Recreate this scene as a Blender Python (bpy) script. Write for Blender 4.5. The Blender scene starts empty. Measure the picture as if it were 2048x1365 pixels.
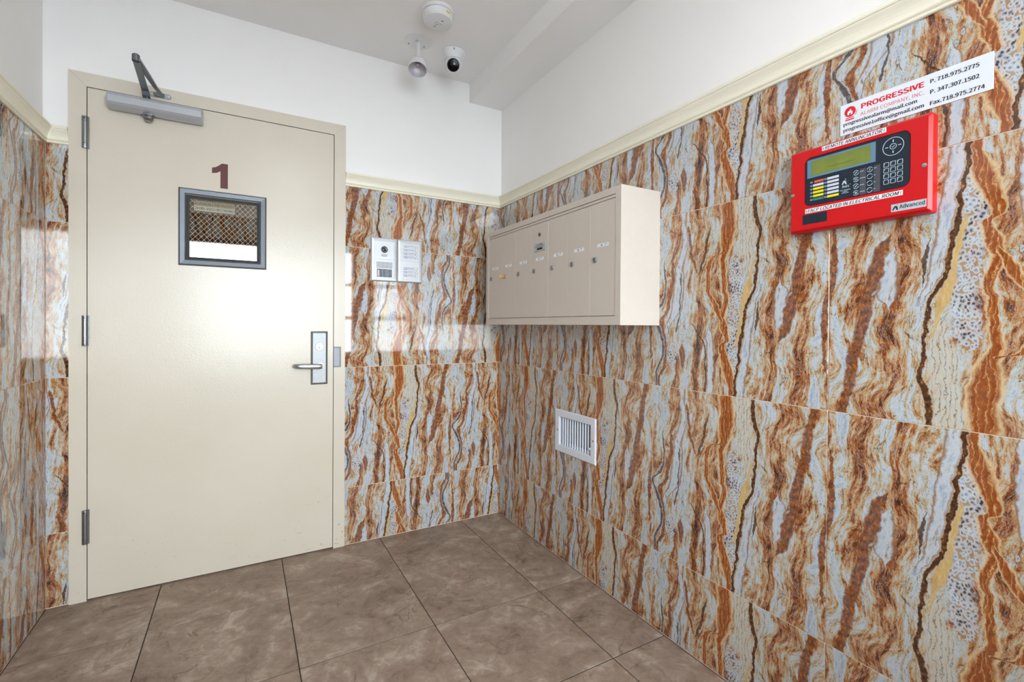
import bpy, bmesh, math, random
from mathutils import Matrix, Vector

scene = bpy.context.scene
COL = scene.collection
random.seed(4)

# ------------------------------------------------------------------ camera
def make_camera():
    f, cx, cy = 948.16, 1029.09, 659.34
    yaw, pit, rol = 0.51904, 0.00767, 0.00679
    s, c = math.sin(yaw), math.cos(yaw)
    fw, rt, up = Vector((s, c, 0)), Vector((c, -s, 0)), Vector((0, 0, 1))
    fw2 = fw*math.cos(pit) - up*math.sin(pit)
    up2 = up*math.cos(pit) + fw*math.sin(pit)
    r3 = rt*math.cos(rol) + up2*math.sin(rol)
    u3 = up2*math.cos(rol) - rt*math.sin(rol)
    cam = bpy.data.cameras.new('camera')
    cam.sensor_width = 36.0
    cam.lens = f*36.0/2048.0
    cam.shift_x = -(cx - 1024.0)/2048.0
    cam.shift_y = (cy - 682.5)/2048.0
    cam.clip_start = 0.02
    ob = bpy.data.objects.new('camera', cam)
    COL.objects.link(ob)
    m = Matrix((r3, u3, -fw2)).transposed().to_4x4()
    m.translation = Vector((-1.32624, -2.50115, 1.11962))
    ob.matrix_world = m
    scene.camera = ob
make_camera()

# ------------------------------------------------------------------ daylight and exposure
SKY_STRENGTH = 18.0
LAMP_STRENGTH = 10.5
EXPOSURE = 0.52
scene.cycles.adaptive_threshold = 0.02
scene.cycles.max_bounces = 6
scene.cycles.diffuse_bounces = 4
scene.cycles.glossy_bounces = 3
scene.cycles.caustics_reflective = False
w = bpy.data.worlds.new('overcast_sky')
scene.world = w
w.use_nodes = True
bg = w.node_tree.nodes['Background']
bg.inputs[0].default_value = (0.88, 0.94, 1.0, 1)
bg.inputs[1].default_value = SKY_STRENGTH
scene.view_settings.view_transform = 'Standard'
scene.view_settings.look = 'None'
scene.view_settings.gamma = 1.0
scene.view_settings.use_curve_mapping = False
scene.view_settings.exposure = EXPOSURE

# room constants (metres): corner of the two stone walls at the origin, z = 0 floor
WX = -1.9952          # left wall tile face
RY = -3.70            # rear (street) wall
CZ = 2.508            # ceiling
TILE = 0.612
S3 = 0.2913           # first horizontal joint
ZM = 1.818            # top of the stone, underside of the rail
TT = 0.009            # stone tile thickness (drywall sits this far behind the face)

def portal():
    li = bpy.data.lights.new('daylight_portal', 'AREA')
    li.shape = 'RECTANGLE'; li.size = 1.9; li.size_y = 1.4
    li.cycles.is_portal = True
    ob = bpy.data.objects.new('daylight_portal', li)
    ob.location = (-1.0, RY - 0.12, 1.45)
    ob.rotation_euler = (math.radians(90), 0, math.radians(0))
    COL.objects.link(ob)
portal()

# ------------------------------------------------------------------ material helpers
def lin(r, g, b):
    def f(c):
        c /= 255.0
        return c/12.92 if c <= 0.04045 else ((c + 0.055)/1.055)**2.4
    return (f(r), f(g), f(b), 1.0)

class NT:
    def __init__(s, name):
        s.m = bpy.data.materials.new(name); s.m.use_nodes = True
        s.t = s.m.node_tree; s.n = s.t.nodes; s.n.clear()
        s.out = s.n.new('ShaderNodeOutputMaterial')
    def link(s, a, b): s.t.links.new(a, b)
    def put(s, sock, v):
        if isinstance(v, bpy.types.NodeSocket): s.link(v, sock)
        elif v is not None: sock.default_value = v
    def math(s, op, a, b=None, c=None, clamp=False):
        n = s.n.new('ShaderNodeMath'); n.operation = op; n.use_clamp = clamp
        s.put(n.inputs[0], a); s.put(n.inputs[1], b)
        if c is not None: s.put(n.inputs[2], c)
        return n.outputs[0]
    def noise(s, vec, scale, detail=2.0, rough=0.5, dist=0.0, col=False, dim='3D'):
        n = s.n.new('ShaderNodeTexNoise'); n.noise_dimensions = dim
        n.normalize = True
        if vec is not None: s.put(n.inputs['Vector'], vec)
        n.inputs['Scale'].default_value = scale; n.inputs['Detail'].default_value = detail
        n.inputs['Roughness'].default_value = rough; n.inputs['Distortion'].default_value = dist
        return n.outputs['Color'] if col else n.outputs['Fac']
    def voronoi(s, vec, scale, feature='F1', rnd=1.0):
        n = s.n.new('ShaderNodeTexVoronoi'); n.feature = feature
        s.put(n.inputs['Vector'], vec); n.inputs['Scale'].default_value = scale
        n.inputs['Randomness'].default_value = rnd
        return n.outputs['Distance']
    def ramp(s, fac, stops, interp='LINEAR'):
        n = s.n.new('ShaderNodeValToRGB'); cr = n.color_ramp; cr.interpolation = interp
        while len(cr.elements) < len(stops): cr.elements.new(0.5)
        for e, (p, c) in zip(cr.elements, stops): e.position = p
        for e, (p, c) in zip(cr.elements, stops): e.position = p; e.color = c
        s.put(n.inputs[0], fac); return n.outputs[0]
    def mix(s, fac, a, b, mode='MIX'):
        n = s.n.new('ShaderNodeMix'); n.data_type = 'RGBA'; n.blend_type = mode
        s.put(n.inputs[0], fac); s.put(n.inputs[6], a); s.put(n.inputs[7], b)
        return n.outputs[2]
    def maprange(s, v, a, b, c=0.0, d=1.0, smooth=True):
        n = s.n.new('ShaderNodeMapRange'); n.interpolation_type = 'SMOOTHSTEP' if smooth else 'LINEAR'
        s.put(n.inputs[0], v); s.put(n.inputs[1], a); s.put(n.inputs[2], b); s.put(n.inputs[3], c); s.put(n.inputs[4], d)
        return n.outputs[0]
    def comb(s, x, y, z=0.0):
        n = s.n.new('ShaderNodeCombineXYZ')
        s.put(n.inputs[0], x); s.put(n.inputs[1], y); s.put(n.inputs[2], z); return n.outputs[0]
    def curve(s, v, pts):
        n = s.n.new('ShaderNodeFloatCurve'); c = n.mapping.curves[0]
        pts = [list(p) for p in pts]
        for i in range(1, len(pts)):
            if pts[i][0] <= pts[i-1][0]: pts[i][0] = pts[i-1][0] + 0.002
        if pts[0][0] > 0.0: pts.insert(0, [0.0, pts[0][1]])
        if pts[-1][0] < 1.0: pts.append([1.0, pts[-1][1]])
        while len(c.points) < len(pts): c.points.new(0.5, 0.5)
        for p, q in zip(c.points, pts):
            p.location = (min(1, max(0, q[0])), q[1]); p.handle_type = 'AUTO_CLAMPED'
        n.mapping.use_clip = False
        n.mapping.update(); s.put(n.inputs['Value'], v); return n.outputs[0]
    def bsdf(s, color, rough=0.5, metal=0.0, normal=None, coat=0.0, spec=0.5, emis=None, estr=0.0, coat_rough=0.03):
        n = s.n.new('ShaderNodeBsdfPrincipled')
        s.put(n.inputs['Base Color'], color); s.put(n.inputs['Roughness'], rough)
        n.inputs['Metallic'].default_value = metal
        n.inputs['Specular IOR Level'].default_value = spec
        n.inputs['Coat Weight'].default_value = coat; n.inputs['Coat Roughness'].default_value = coat_rough
        if normal is not None: s.link(normal, n.inputs['Normal'])
        if emis is not None:
            n.inputs['Emission Color'].default_value = emis; n.inputs['Emission Strength'].default_value = estr
        s.link(n.outputs[0], s.out.inputs[0]); return n
    def bump(s, h, strength=0.2, dist=0.001):
        n = s.n.new('ShaderNodeBump'); n.inputs['Strength'].default_value = strength
        n.inputs['Distance'].default_value = dist; s.put(n.inputs['Height'], h); return n.outputs[0]
    def obj(s):
        return s.n.new('ShaderNodeTexCoord').outputs['Object']
    def uv(s):
        return s.n.new('ShaderNodeTexCoord').outputs['UV']

def plain(name, rgb, rough=0.5, metal=0.0, coat=0.0, var=0.03, scale=40.0, bump=0.0, bscale=300.0, spec=0.5):
    """one coat of colour with a little procedural unevenness"""
    k = NT(name); o = k.obj(); c = lin(*rgb)
    n = k.noise(o, scale, 3)
    lo = tuple(x*(1 - var) for x in c[:3]) + (1,); hi = tuple(min(1, x*(1 + var)) for x in c[:3]) + (1,)
    col = k.ramp(n, [(0.3, lo), (0.7, hi)])
    nm = k.bump(k.noise(o, bscale, 2), bump, 0.0006) if bump else None
    k.bsdf(col, rough, metal, nm, coat, spec)
    return k.m

# ------------------------------------------------------------------ polished onyx tile: one printed face, repeated and turned
# (kind of band, [(height on tile, centre across tile, half width)])
PATHS = [
    ('pale', [(0.592,0.632,0.0),(0.638,0.627,0.0187),(0.821,0.612,0.0445),(0.993,0.602,0.0421)]),
    ('speck', [(0.04,0.551,0.0),(0.103,0.546,0.0137),(0.195,0.537,0.0322),(0.33,0.541,0.0322),(0.464,0.549,0.0369),(0.543,0.567,0.0417),(0.616,0.558,0.0417),(0.707,0.548,0.023),(0.735,0.543,0.0)]),
    ('orange', [(0.033,0.538,0.0184),(0.117,0.514,0.0275),(0.202,0.487,0.0226),(0.256,0.482,0.0158),(0.288,0.515,0.0137),(0.344,0.491,0.0204),(0.408,0.481,0.0136),(0.496,0.496,0.0136),(0.604,0.489,0.0136),(0.694,0.48,0.0135),(0.756,0.493,0.0227),(0.827,0.506,0.0319),(0.916,0.51,0.0342),(0.997,0.51,0.0342)]),
    ('orange', [(0.359,0.483,0.0),(0.372,0.482,0.0036),(0.41,0.463,0.0113),(0.476,0.432,0.0134),(0.541,0.396,0.011),(0.613,0.387,0.0123),(0.683,0.394,0.0132),(0.727,0.422,0.0134),(0.741,0.474,0.0072),(0.752,0.477,0.0)]),
    ('yellow', [(0.227,0.564,0.0),(0.307,0.577,0.0101),(0.414,0.591,0.013),(0.53,0.613,0.014),(0.61,0.641,0.0093),(0.727,0.654,0.0)]),
    ('white', [(0.017,0.583,0.0185),(0.088,0.592,0.0209),(0.186,0.606,0.0209),(0.248,0.615,0.0187),(0.338,0.628,0.0178),(0.428,0.637,0.0164),(0.499,0.66,0.0118),(0.546,0.686,0.0066),(0.564,0.69,0.0)]),
    ('dark', [(0.021,0.557,0.0074),(0.101,0.562,0.0074),(0.235,0.58,0.0083),(0.341,0.598,0.0083),(0.457,0.614,0.0083),(0.501,0.632,0.0084),(0.589,0.669,0.0095),(0.698,0.673,0.007),(0.808,0.682,0.0104),(0.881,0.667,0.0132),(0.992,0.653,0.0132)]),
    ('dbrown', [(0.307,0.661,0.0),(0.361,0.666,0.0056),(0.424,0.675,0.0075),(0.506,0.681,0.0)]),
    ('white', [(0.243,0.108,0.0),(0.312,0.1,0.0123),(0.385,0.132,0.0166),(0.457,0.182,0.0295),(0.585,0.194,0.0296),(0.714,0.206,0.0233),(0.799,0.227,0.0191),(0.885,0.231,0.0127),(1.0,0.226,0.017)]),
    ('white', [(0.035,0.407,0.0169),(0.167,0.411,0.0178),(0.275,0.402,0.0177),(0.32,0.397,0.015),(0.357,0.384,0.0)]),
    ('white', [(0.313,0.766,0.0),(0.395,0.78,0.0218),(0.505,0.789,0.0268),(0.588,0.788,0.0)]),
    ('speck', [(0.064,0.158,0.0),(0.135,0.146,0.0251),(0.204,0.141,0.0462),(0.28,0.154,0.0)]),
    ('brown', [(0.265,0.78,0.0),(0.327,0.809,0.0195),(0.408,0.828,0.027),(0.517,0.857,0.0248),(0.619,0.871,0.0248),(0.757,0.905,0.0225),(0.869,0.919,0.0225),(0.99,0.948,0.0176)]),
    ('brown', [(0.032,0.051,0.0103),(0.141,0.091,0.0104),(0.247,0.091,0.0114),(0.383,0.069,0.0129),(0.465,0.115,0.0131),(0.598,0.141,0.0132),(0.713,0.156,0.0105),(0.741,0.161,0.0)]),
    ('dark', [(0.006,0.03,0.0092),(0.082,0.035,0.0083),(0.154,0.065,0.0083),(0.238,0.08,0.0073),(0.347,0.049,0.0114),(0.427,0.015,0.0082),(0.488,0.074,0.0114),(0.573,0.094,0.0073),(0.727,0.088,0.0042),(0.756,0.084,0.0)]),
    ('dark', [(0.312,0.174,0.0),(0.337,0.178,0.0051),(0.42,0.206,0.0051),(0.541,0.207,0.0042),(0.645,0.21,0.0051),(0.67,0.212,0.0)]),
    ('brown', [(0.627,0.324,0.0),(0.68,0.308,0.0078),(0.77,0.278,0.0094),(0.901,0.26,0.0106),(0.928,0.258,0.0)]),
    ('dbrown', [(0.022,0.377,0.0052),(0.171,0.38,0.0053),(0.261,0.367,0.0053),(0.328,0.327,0.0051),(0.414,0.267,0.0)]),
    ('brown', [(0.106,0.994,0.0),(0.231,0.983,0.0071),(0.317,0.978,0.0101),(0.449,0.984,0.0111),(0.581,0.993,0.0)]),
    ('brown', [(0.105,0.23,0.0),(0.14,0.23,0.0127),(0.211,0.221,0.0212),(0.263,0.221,0.0)]),
    ('brown', [(0.022,0.32,0.0131),(0.076,0.307,0.0152),(0.148,0.298,0.0)]),
    ('dbrown', [(0.634,0.343,0.0),(0.686,0.352,0.0087),(0.798,0.382,0.0097),(0.921,0.408,0.0)]),
]

def stone_material():
    k = NT('onyx_tile')
    sep = k.n.new('ShaderNodeSeparateXYZ'); k.link(k.uv(), sep.inputs[0])
    u0, v = sep.outputs[0], sep.outputs[1]
    M = lambda a, s: k.math('MULTIPLY', a, s)
    def nz(a, sa, sb, off, detail, rough=0.55, dist=0.0):
        c = k.comb(k.math('MULTIPLY_ADD', a, sa, off), M(v, sb))
        return k.noise(c, 1.0, detail, rough, dist, dim='2D')
    def cen0(n): return k.math('SUBTRACT', n, 0.5)
    # warp: broad sway, ragged edges, fine teeth
    w1 = cen0(nz(u0, 3.0, 4.0, 3.7, 1.0))
    w2 = cen0(nz(u0, 10.0, 9.0, 17.3, 4.0, 0.68))
    us = k.math('MULTIPLY_ADD', w2, 0.048, u0)
    ub = k.math('MULTIPLY_ADD', w1, 0.10, k.math('MULTIPLY_ADD', w2, 0.015, u0))
    ub = k.math('MULTIPLY_ADD', v, -0.10, ub)          # the grain leans like the big bands
    A = nz(ub, 13.0, 1.4, 1.3, 3.0, 0.62)
    B = nz(ub, 56.0, 11.0, 41.0, 4.0, 0.74)
    C = k.noise(k.comb(k.math('MULTIPLY_ADD', w1, 3.0, k.math('MULTIPLY_ADD', ub, 19.0, 77.0)), k.math('MULTIPLY_ADD', w2, 2.2, M(v, 10.0))), 1.0, 4.0, 0.72, dim='2D')
    bias = k.curve(u0, [(0, .50), (.06, .45), (.14, .47), (.22, .43), (.30, .52), (.38, .57), (.44, .56), (.52, .46), (.60, .43),
                        (.66, .47), (.72, .555), (.78, .52), (.84, .55), (.90, .50), (.95, .43), (1, .47)])
    vlow = k.math('MULTIPLY_ADD', cen0(A), 1.05, k.math('SUBTRACT', bias, 0.015))
    vlow = k.math('MULTIPLY_ADD', cen0(C), 0.80, vlow)
    val = k.math('MULTIPLY_ADD', cen0(B), 0.78, vlow)
    WH, PL, BE, TN = lin(200, 209, 219), lin(191, 195, 192), lin(192, 173, 144), lin(176, 134, 90)
    OR, DO, DB, BK = lin(158, 96, 50), lin(148, 74, 24), lin(80, 46, 26), lin(52, 36, 34)
    base = k.ramp(val, [(.12, lin(160, 174, 190)), (.28, WH), (.39, PL), (.47, lin(198, 178, 146)), (.56, lin(190, 146, 98)), (.65, lin(168, 102, 54)), (.75, lin(126, 72, 36)), (.86, DB), (.96, BK)])
    # thin contour lines of the layering, dark and pale
    fr = k.math('ABSOLUTE', cen0(k.math('FRACT', M(vlow, 13.0))))
    base = k.mix(k.math('MULTIPLY', k.maprange(fr, 0.12, 0.02, smooth=False), k.maprange(B, 0.38, 0.58, 0.0, 0.85, smooth=False)), base, lin(88, 54, 36))
    lm2 = k.maprange(k.math('ABSOLUTE', cen0(k.math('FRACT', M(B, 5.0)))), 0.15, 0.02, 0.0, 0.45, smooth=False)
    base = k.mix(lm2, base, lin(208, 208, 202))
    # dark crackle
    cr = k.n.new('ShaderNodeTexVoronoi'); cr.feature = 'DISTANCE_TO_EDGE'; cr.voronoi_dimensions = '2D'; cr.inputs['Scale'].default_value = 1.0
    k.link(k.comb(M(us, 38.0), M(v, 9.0)), cr.inputs['Vector'])
    cmask = k.math('MULTIPLY', k.maprange(cr.outputs['Distance'], 0.07, 0.0, smooth=False), k.maprange(C, 0.50, 0.64, 0.0, 0.85, smooth=False))
    base = k.mix(cmask, base, lin(66, 44, 36))

    # pale eyes with a dark rim, here and there
    ey = k.n.new('ShaderNodeTexVoronoi'); ey.voronoi_dimensions = '2D'; ey.inputs['Scale'].default_value = 1.0
    k.link(k.comb(M(us, 30.0), M(v, 13.0)), ey.inputs['Vector'])
    ed = ey.outputs['Distance']
    egate = k.math('MULTIPLY', k.maprange(A, 0.54, 0.46, 0.0, 0.75, False), k.maprange(C, 0.55, 0.63, smooth=False))
    base = k.mix(k.math('MULTIPLY', k.maprange(ed, 0.24, 0.20, smooth=False), egate), base, lin(96, 66, 48))
    base = k.mix(k.math('MULTIPLY', k.maprange(ed, 0.20, 0.15, smooth=False), egate), base, lin(204, 212, 218))
    base = k.mix(k.math('MULTIPLY', k.maprange(ed, 0.07, 0.04, smooth=False), egate), base, lin(150, 108, 72))

    # palettes of the bands
    fine = nz(us, 78.0, 44.0, 9.0, 4.0, .7)
    lam = k.math('FRACT', k.math('MULTIPLY_ADD', us, 62.0, M(A, 3.0)))
    orange = k.ramp(lam, [(0, DO), (.40, lin(168, 90, 30)), (.60, lin(184, 112, 48)), (.70, lin(220, 186, 138)), (.79, lin(174, 98, 40)), (1, DO)])
    orange = k.mix(k.maprange(B, .42, .7, 0, .85, False), orange, lin(140, 68, 20))
    orange = k.mix(k.maprange(fine, .5, .8, 0, .8, False), orange, lin(112, 56, 22))
    orange = k.mix(k.maprange(fine, .46, .22, 0, .6, False), orange, lin(202, 140, 76))
    pal = k.math('FRACT', k.math('MULTIPLY_ADD', us, 62.0, M(B, 1.6)))
    pale = k.ramp(pal, [(0, lin(204, 204, 198)), (.4, lin(208, 198, 174)), (.66, lin(196, 202, 206)), (.76, lin(112, 80, 56)), (.86, lin(200, 190, 168)), (1, lin(204, 204, 198))])
    sp = k.n.new('ShaderNodeTexVoronoi'); sp.voronoi_dimensions = '2D'; sp.inputs['Scale'].default_value = 1.0
    k.link(k.comb(M(us, 74.0), M(v, 52.0)), sp.inputs['Vector'])
    spk = k.ramp(k.math('MULTIPLY_ADD', cen0(C), -1.1, sp.outputs['Distance']), [(0, lin(62, 54, 56)), (.08, lin(112, 106, 106)), (.22, lin(172, 180, 190)), (.50, lin(210, 218, 228)), (.72, lin(172, 146, 118))])
    white = k.ramp(k.math('MULTIPLY_ADD', cen0(C), 0.5, B), [(.22, lin(150, 170, 196)), (.40, lin(196, 210, 224)), (.56, lin(212, 222, 230)), (.66, lin(176, 182, 186)), (.76, lin(132, 118, 106))])
    dark = k.ramp(fine, [(.32, lin(46, 26, 16)), (.50, lin(82, 46, 25)), (.62, lin(122, 74, 36)), (.74, lin(192, 148, 88))])
    brown = k.ramp(fine, [(.34, lin(84, 46, 24)), (.50, lin(136, 76, 36)), (.64, lin(166, 104, 54)), (.80, lin(200, 158, 110))])
    black = k.ramp(fine, [(.3, lin(42, 36, 40)), (.55, lin(80, 64, 58)), (.72, lin(158, 150, 150))])
    yellow = k.ramp(B, [(.3, lin(194, 156, 94)), (.55, lin(212, 182, 122)), (.75, lin(222, 206, 168))])
    cols = {'pale': (pale, None, .8), 'speck': (spk, None, .8), 'orange': (orange, lin(222, 194, 150), .96), 'yellow': (yellow, None, .9),
            'white': (white, lin(150, 112, 82), .80), 'dark': (dark, lin(204, 184, 154), .97), 'dbrown': (dark, None, .88),
            'brown': (brown, None, .90), 'black': (black, lin(192, 196, 202), .88)}
    for i, (kind, pts) in enumerate(PATHS):
        core, edge, al = cols['black' if (kind == 'dark' and i > 8) else kind]
        cen = k.curve(v, [(p[0], p[1]) for p in pts])
        wid = k.curve(v, [(p[0], p[2]*5.0) for p in pts])
        d = k.math('ABSOLUTE', k.math('SUBTRACT', us, cen))
        t = k.math('DIVIDE', d, k.math('MULTIPLY_ADD', wid, 0.2, 1e-5))
        if edge is not None: base = k.mix(k.maprange(t, 1.5, 1.2, 0, .8, False), base, edge)
        base = k.mix(k.maprange(t, 1.15, 0.75, 0, al, False), base, core)
    gm = k.n.new('ShaderNodeGamma'); k.link(base, gm.inputs[0]); gm.inputs[1].default_value = 1.13; base = gm.outputs[0]
    k.bsdf(base, 0.045, 0.0, None, 0.0, 0.85)
    return k.m
M_STONE = stone_material()

# ------------------------------------------------------------------ other materials
M_PAINT = plain('white_wall_paint', (242, 240, 238), 0.55, var=0.012, scale=3.0, bump=0.04, bscale=220)
M_CEIL = plain('ceiling_paint', (244, 243, 242), 0.7, var=0.012, scale=3.0, bump=0.04, bscale=200)
M_GROUT = plain('peach_grout', (226, 196, 170), 0.8, var=0.05)
M_TRIM = plain('cream_gloss_trim', (240, 235, 216), 0.28, var=0.01, scale=6.0)
M_FGROUT = plain('dark_floor_grout', (62, 50, 43), 0.9, var=0.1)
M_STEEL = plain('satin_steel', (158, 159, 161), 0.52, 1.0, var=0.03, scale=90)
M_GREYMETAL = plain('grey_metal', (140, 142, 144), 0.38, 1.0, var=0.04)
M_DARKSTEEL = plain('blackened_steel', (120, 125, 130), 0.32, 1.0, var=0.08)
M_CHROME = plain('bright_chrome', (188, 189, 190), 0.40, 1.0, var=0.01)
M_SILVERP = plain('silver_paint', (196, 198, 202), 0.35, 0.35, var=0.01)
M_BLACK = plain('black_rubber', (20, 19, 20), 0.6)
M_BLACKGL = plain('black_gloss', (10, 10, 12), 0.12)
M_WHITEPL = plain('white_plastic', (228, 229, 230), 0.4, var=0.01)
M_BRASS = plain('brass', (214, 180, 96), 0.3, 1.0)
M_MAIL = plain('taupe_powder_coat', (203, 193, 182), 0.42, var=0.012, bump=0.05, bscale=500)
M_RED = plain('red_enamel', (204, 6, 16), 0.34, var=0.02)
M_NAVY = plain('dark_navy_plastic', (22, 34, 48), 0.45)
M_PAPER = plain('white_label', (238, 240, 242), 0.5, var=0.01)
M_INK = plain('black_ink', (26, 34, 44), 0.6)
M_REDINK = plain('red_ink', (214, 24, 40), 0.55)
M_MAROON = plain('maroon_vinyl', (88, 26, 20), 0.5)
M_VENT = plain('white_vent_enamel', (216, 220, 230), 0.42, var=0.01)

def enamel_door():
    k = NT('cream_door_enamel'); o = k.obj()
    sep = k.n.new('ShaderNodeSeparateXYZ'); k.link(o, sep.inputs[0])
    col = k.ramp(k.noise(o, 2.5, 3), [(0.3, lin(212, 203, 186)), (0.7, lin(217, 208, 193))])
    low = k.maprange(sep.outputs[1], 0.45, 0.02)
    spots = k.maprange(k.noise(o, 75, 2, 0.4), 0.71, 0.76)
    scuff = k.maprange(k.noise(k.comb(k.math('MULTIPLY', sep.outputs[0], 9.0), k.math('MULTIPLY', sep.outputs[1], 60.0), 2.0), 1.0, 3), 0.66, 0.74)
    right = k.maprange(sep.outputs[0], -1.25, -0.95)
    m = k.math('MULTIPLY', k.math('ADD', spots, k.math('MULTIPLY', scuff, 0.35), clamp=True), k.math('MULTIPLY', low, k.math('ADD', 0.35, k.math('MULTIPLY', right, 0.65))))
    col = k.mix(k.math('MULTIPLY', m, 0.75), col, lin(96, 80, 64))
    h = k.noise(o, 170, 2, 0.5)
    k.bsdf(col, 0.23, 0.0, k.bump(h, 0.25, 0.0012), 0.0, 0.42)
    return k.m
M_DOOR = enamel_door()

def floor_material():
    k = NT('taupe_slate_tile'); o = k.obj()
    inf = k.n.new('ShaderNodeObjectInfo')
    off = k.math('MULTIPLY', inf.outputs['Random'], 37.0)
    mp = k.n.new('ShaderNodeVectorMath'); mp.operation = 'ADD'
    k.link(o, mp.inputs[0]); k.link(k.comb(off, k.math('MULTIPLY', inf.outputs['Random'], 91.0), off), mp.inputs[1])
    p = mp.outputs[0]
    n1 = k.noise(p, 5.0, 6, 0.6, 1.4)
    n2 = k.noise(p, 26.0, 6, 0.72, 0.8)
    val = k.math('ADD', k.math('MULTIPLY', n1, 0.55), k.math('MULTIPLY', n2, 0.48))
    col = k.ramp(val, [(0.34, lin(104, 85, 72)), (0.45, lin(136, 116, 102)), (0.55, lin(152, 133, 118)), (0.66, lin(178, 163, 149))])
    vn = k.noise(p, 3.2, 5, 0.55, 2.2)
    ridge = k.math('ABSOLUTE', k.math('SUBTRACT', vn, 0.5))
    gate = k.maprange(k.noise(p, 6.0, 3), 0.42, 0.62)
    col = k.mix(k.math('MULTIPLY', k.math('MULTIPLY', k.maprange(ridge, 0.016, 0.002), gate), 0.55), col, lin(88, 70, 60))
    ridge2 = k.math('ABSOLUTE', k.math('SUBTRACT', k.noise(p, 2.4, 5, 0.6, 1.8), 0.46))
    col = k.mix(k.math('MULTIPLY', k.math('MULTIPLY', k.maprange(ridge2, 0.03, 0.002), k.maprange(n1, 0.5, 0.62)), 0.4), col, lin(192, 178, 164))
    h = k.math('ADD', k.math('MULTIPLY', n2, 0.6), k.math('MULTIPLY', k.maprange(ridge, 0.03, 0.0), -0.5))
    k.bsdf(col, k.maprange(n2, 0.3, 0.7, 0.42, 0.6, False), 0.0, k.bump(h, 0.35, 0.002), 0.0, 0.4)
    return k.m
M_FLOOR = floor_material()

def thin_glass():
    k = NT('window_glass')
    tr = k.n.new('ShaderNodeBsdfTransparent'); tr.inputs[0].default_value = (0.93, 0.95, 0.95, 1)
    gl = k.n.new('ShaderNodeBsdfGlossy'); gl.inputs['Roughness'].default_value = 0.01
    fr = k.n.new('ShaderNodeFresnel'); fr.inputs[0].default_value = 1.45
    mx = k.n.new('ShaderNodeMixShader')
    k.link(fr.outputs[0], mx.inputs[0]); k.link(tr.outputs[0], mx.inputs[1]); k.link(gl.outputs[0], mx.inputs[2])
    k.link(mx.outputs[0], k.out.inputs[0]); return k.m
M_GLASS = thin_glass()

def mirror_glass():
    k = NT('reflective_wired_glass'); o = k.obj()
    k.bsdf(k.ramp(k.noise(o, 4, 2), [(.3, lin(150, 150, 146)), (.7, lin(160, 158, 152))]), 0.015, 1.0)
    return k.m
M_MIRROR = mirror_glass()

def glow(name, rgb, strength):
    k = NT(name); k.bsdf(lin(*rgb), 0.4, emis=(0.96, 0.98, 1.0, 1), estr=strength); return k.m
M_LAMP = glow('lamp_diffuser', (245, 243, 238), LAMP_STRENGTH)
M_LCD = None
def lcd():
    k = NT('green_lcd'); o = k.obj()
    k.bsdf(k.ramp(k.noise(o, 30, 2), [(.3, lin(104, 118, 52)), (.7, lin(122, 132, 58))]), 0.2, emis=lin(110, 122, 54), estr=0.12); return k.m
M_LCD = lcd()

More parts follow.
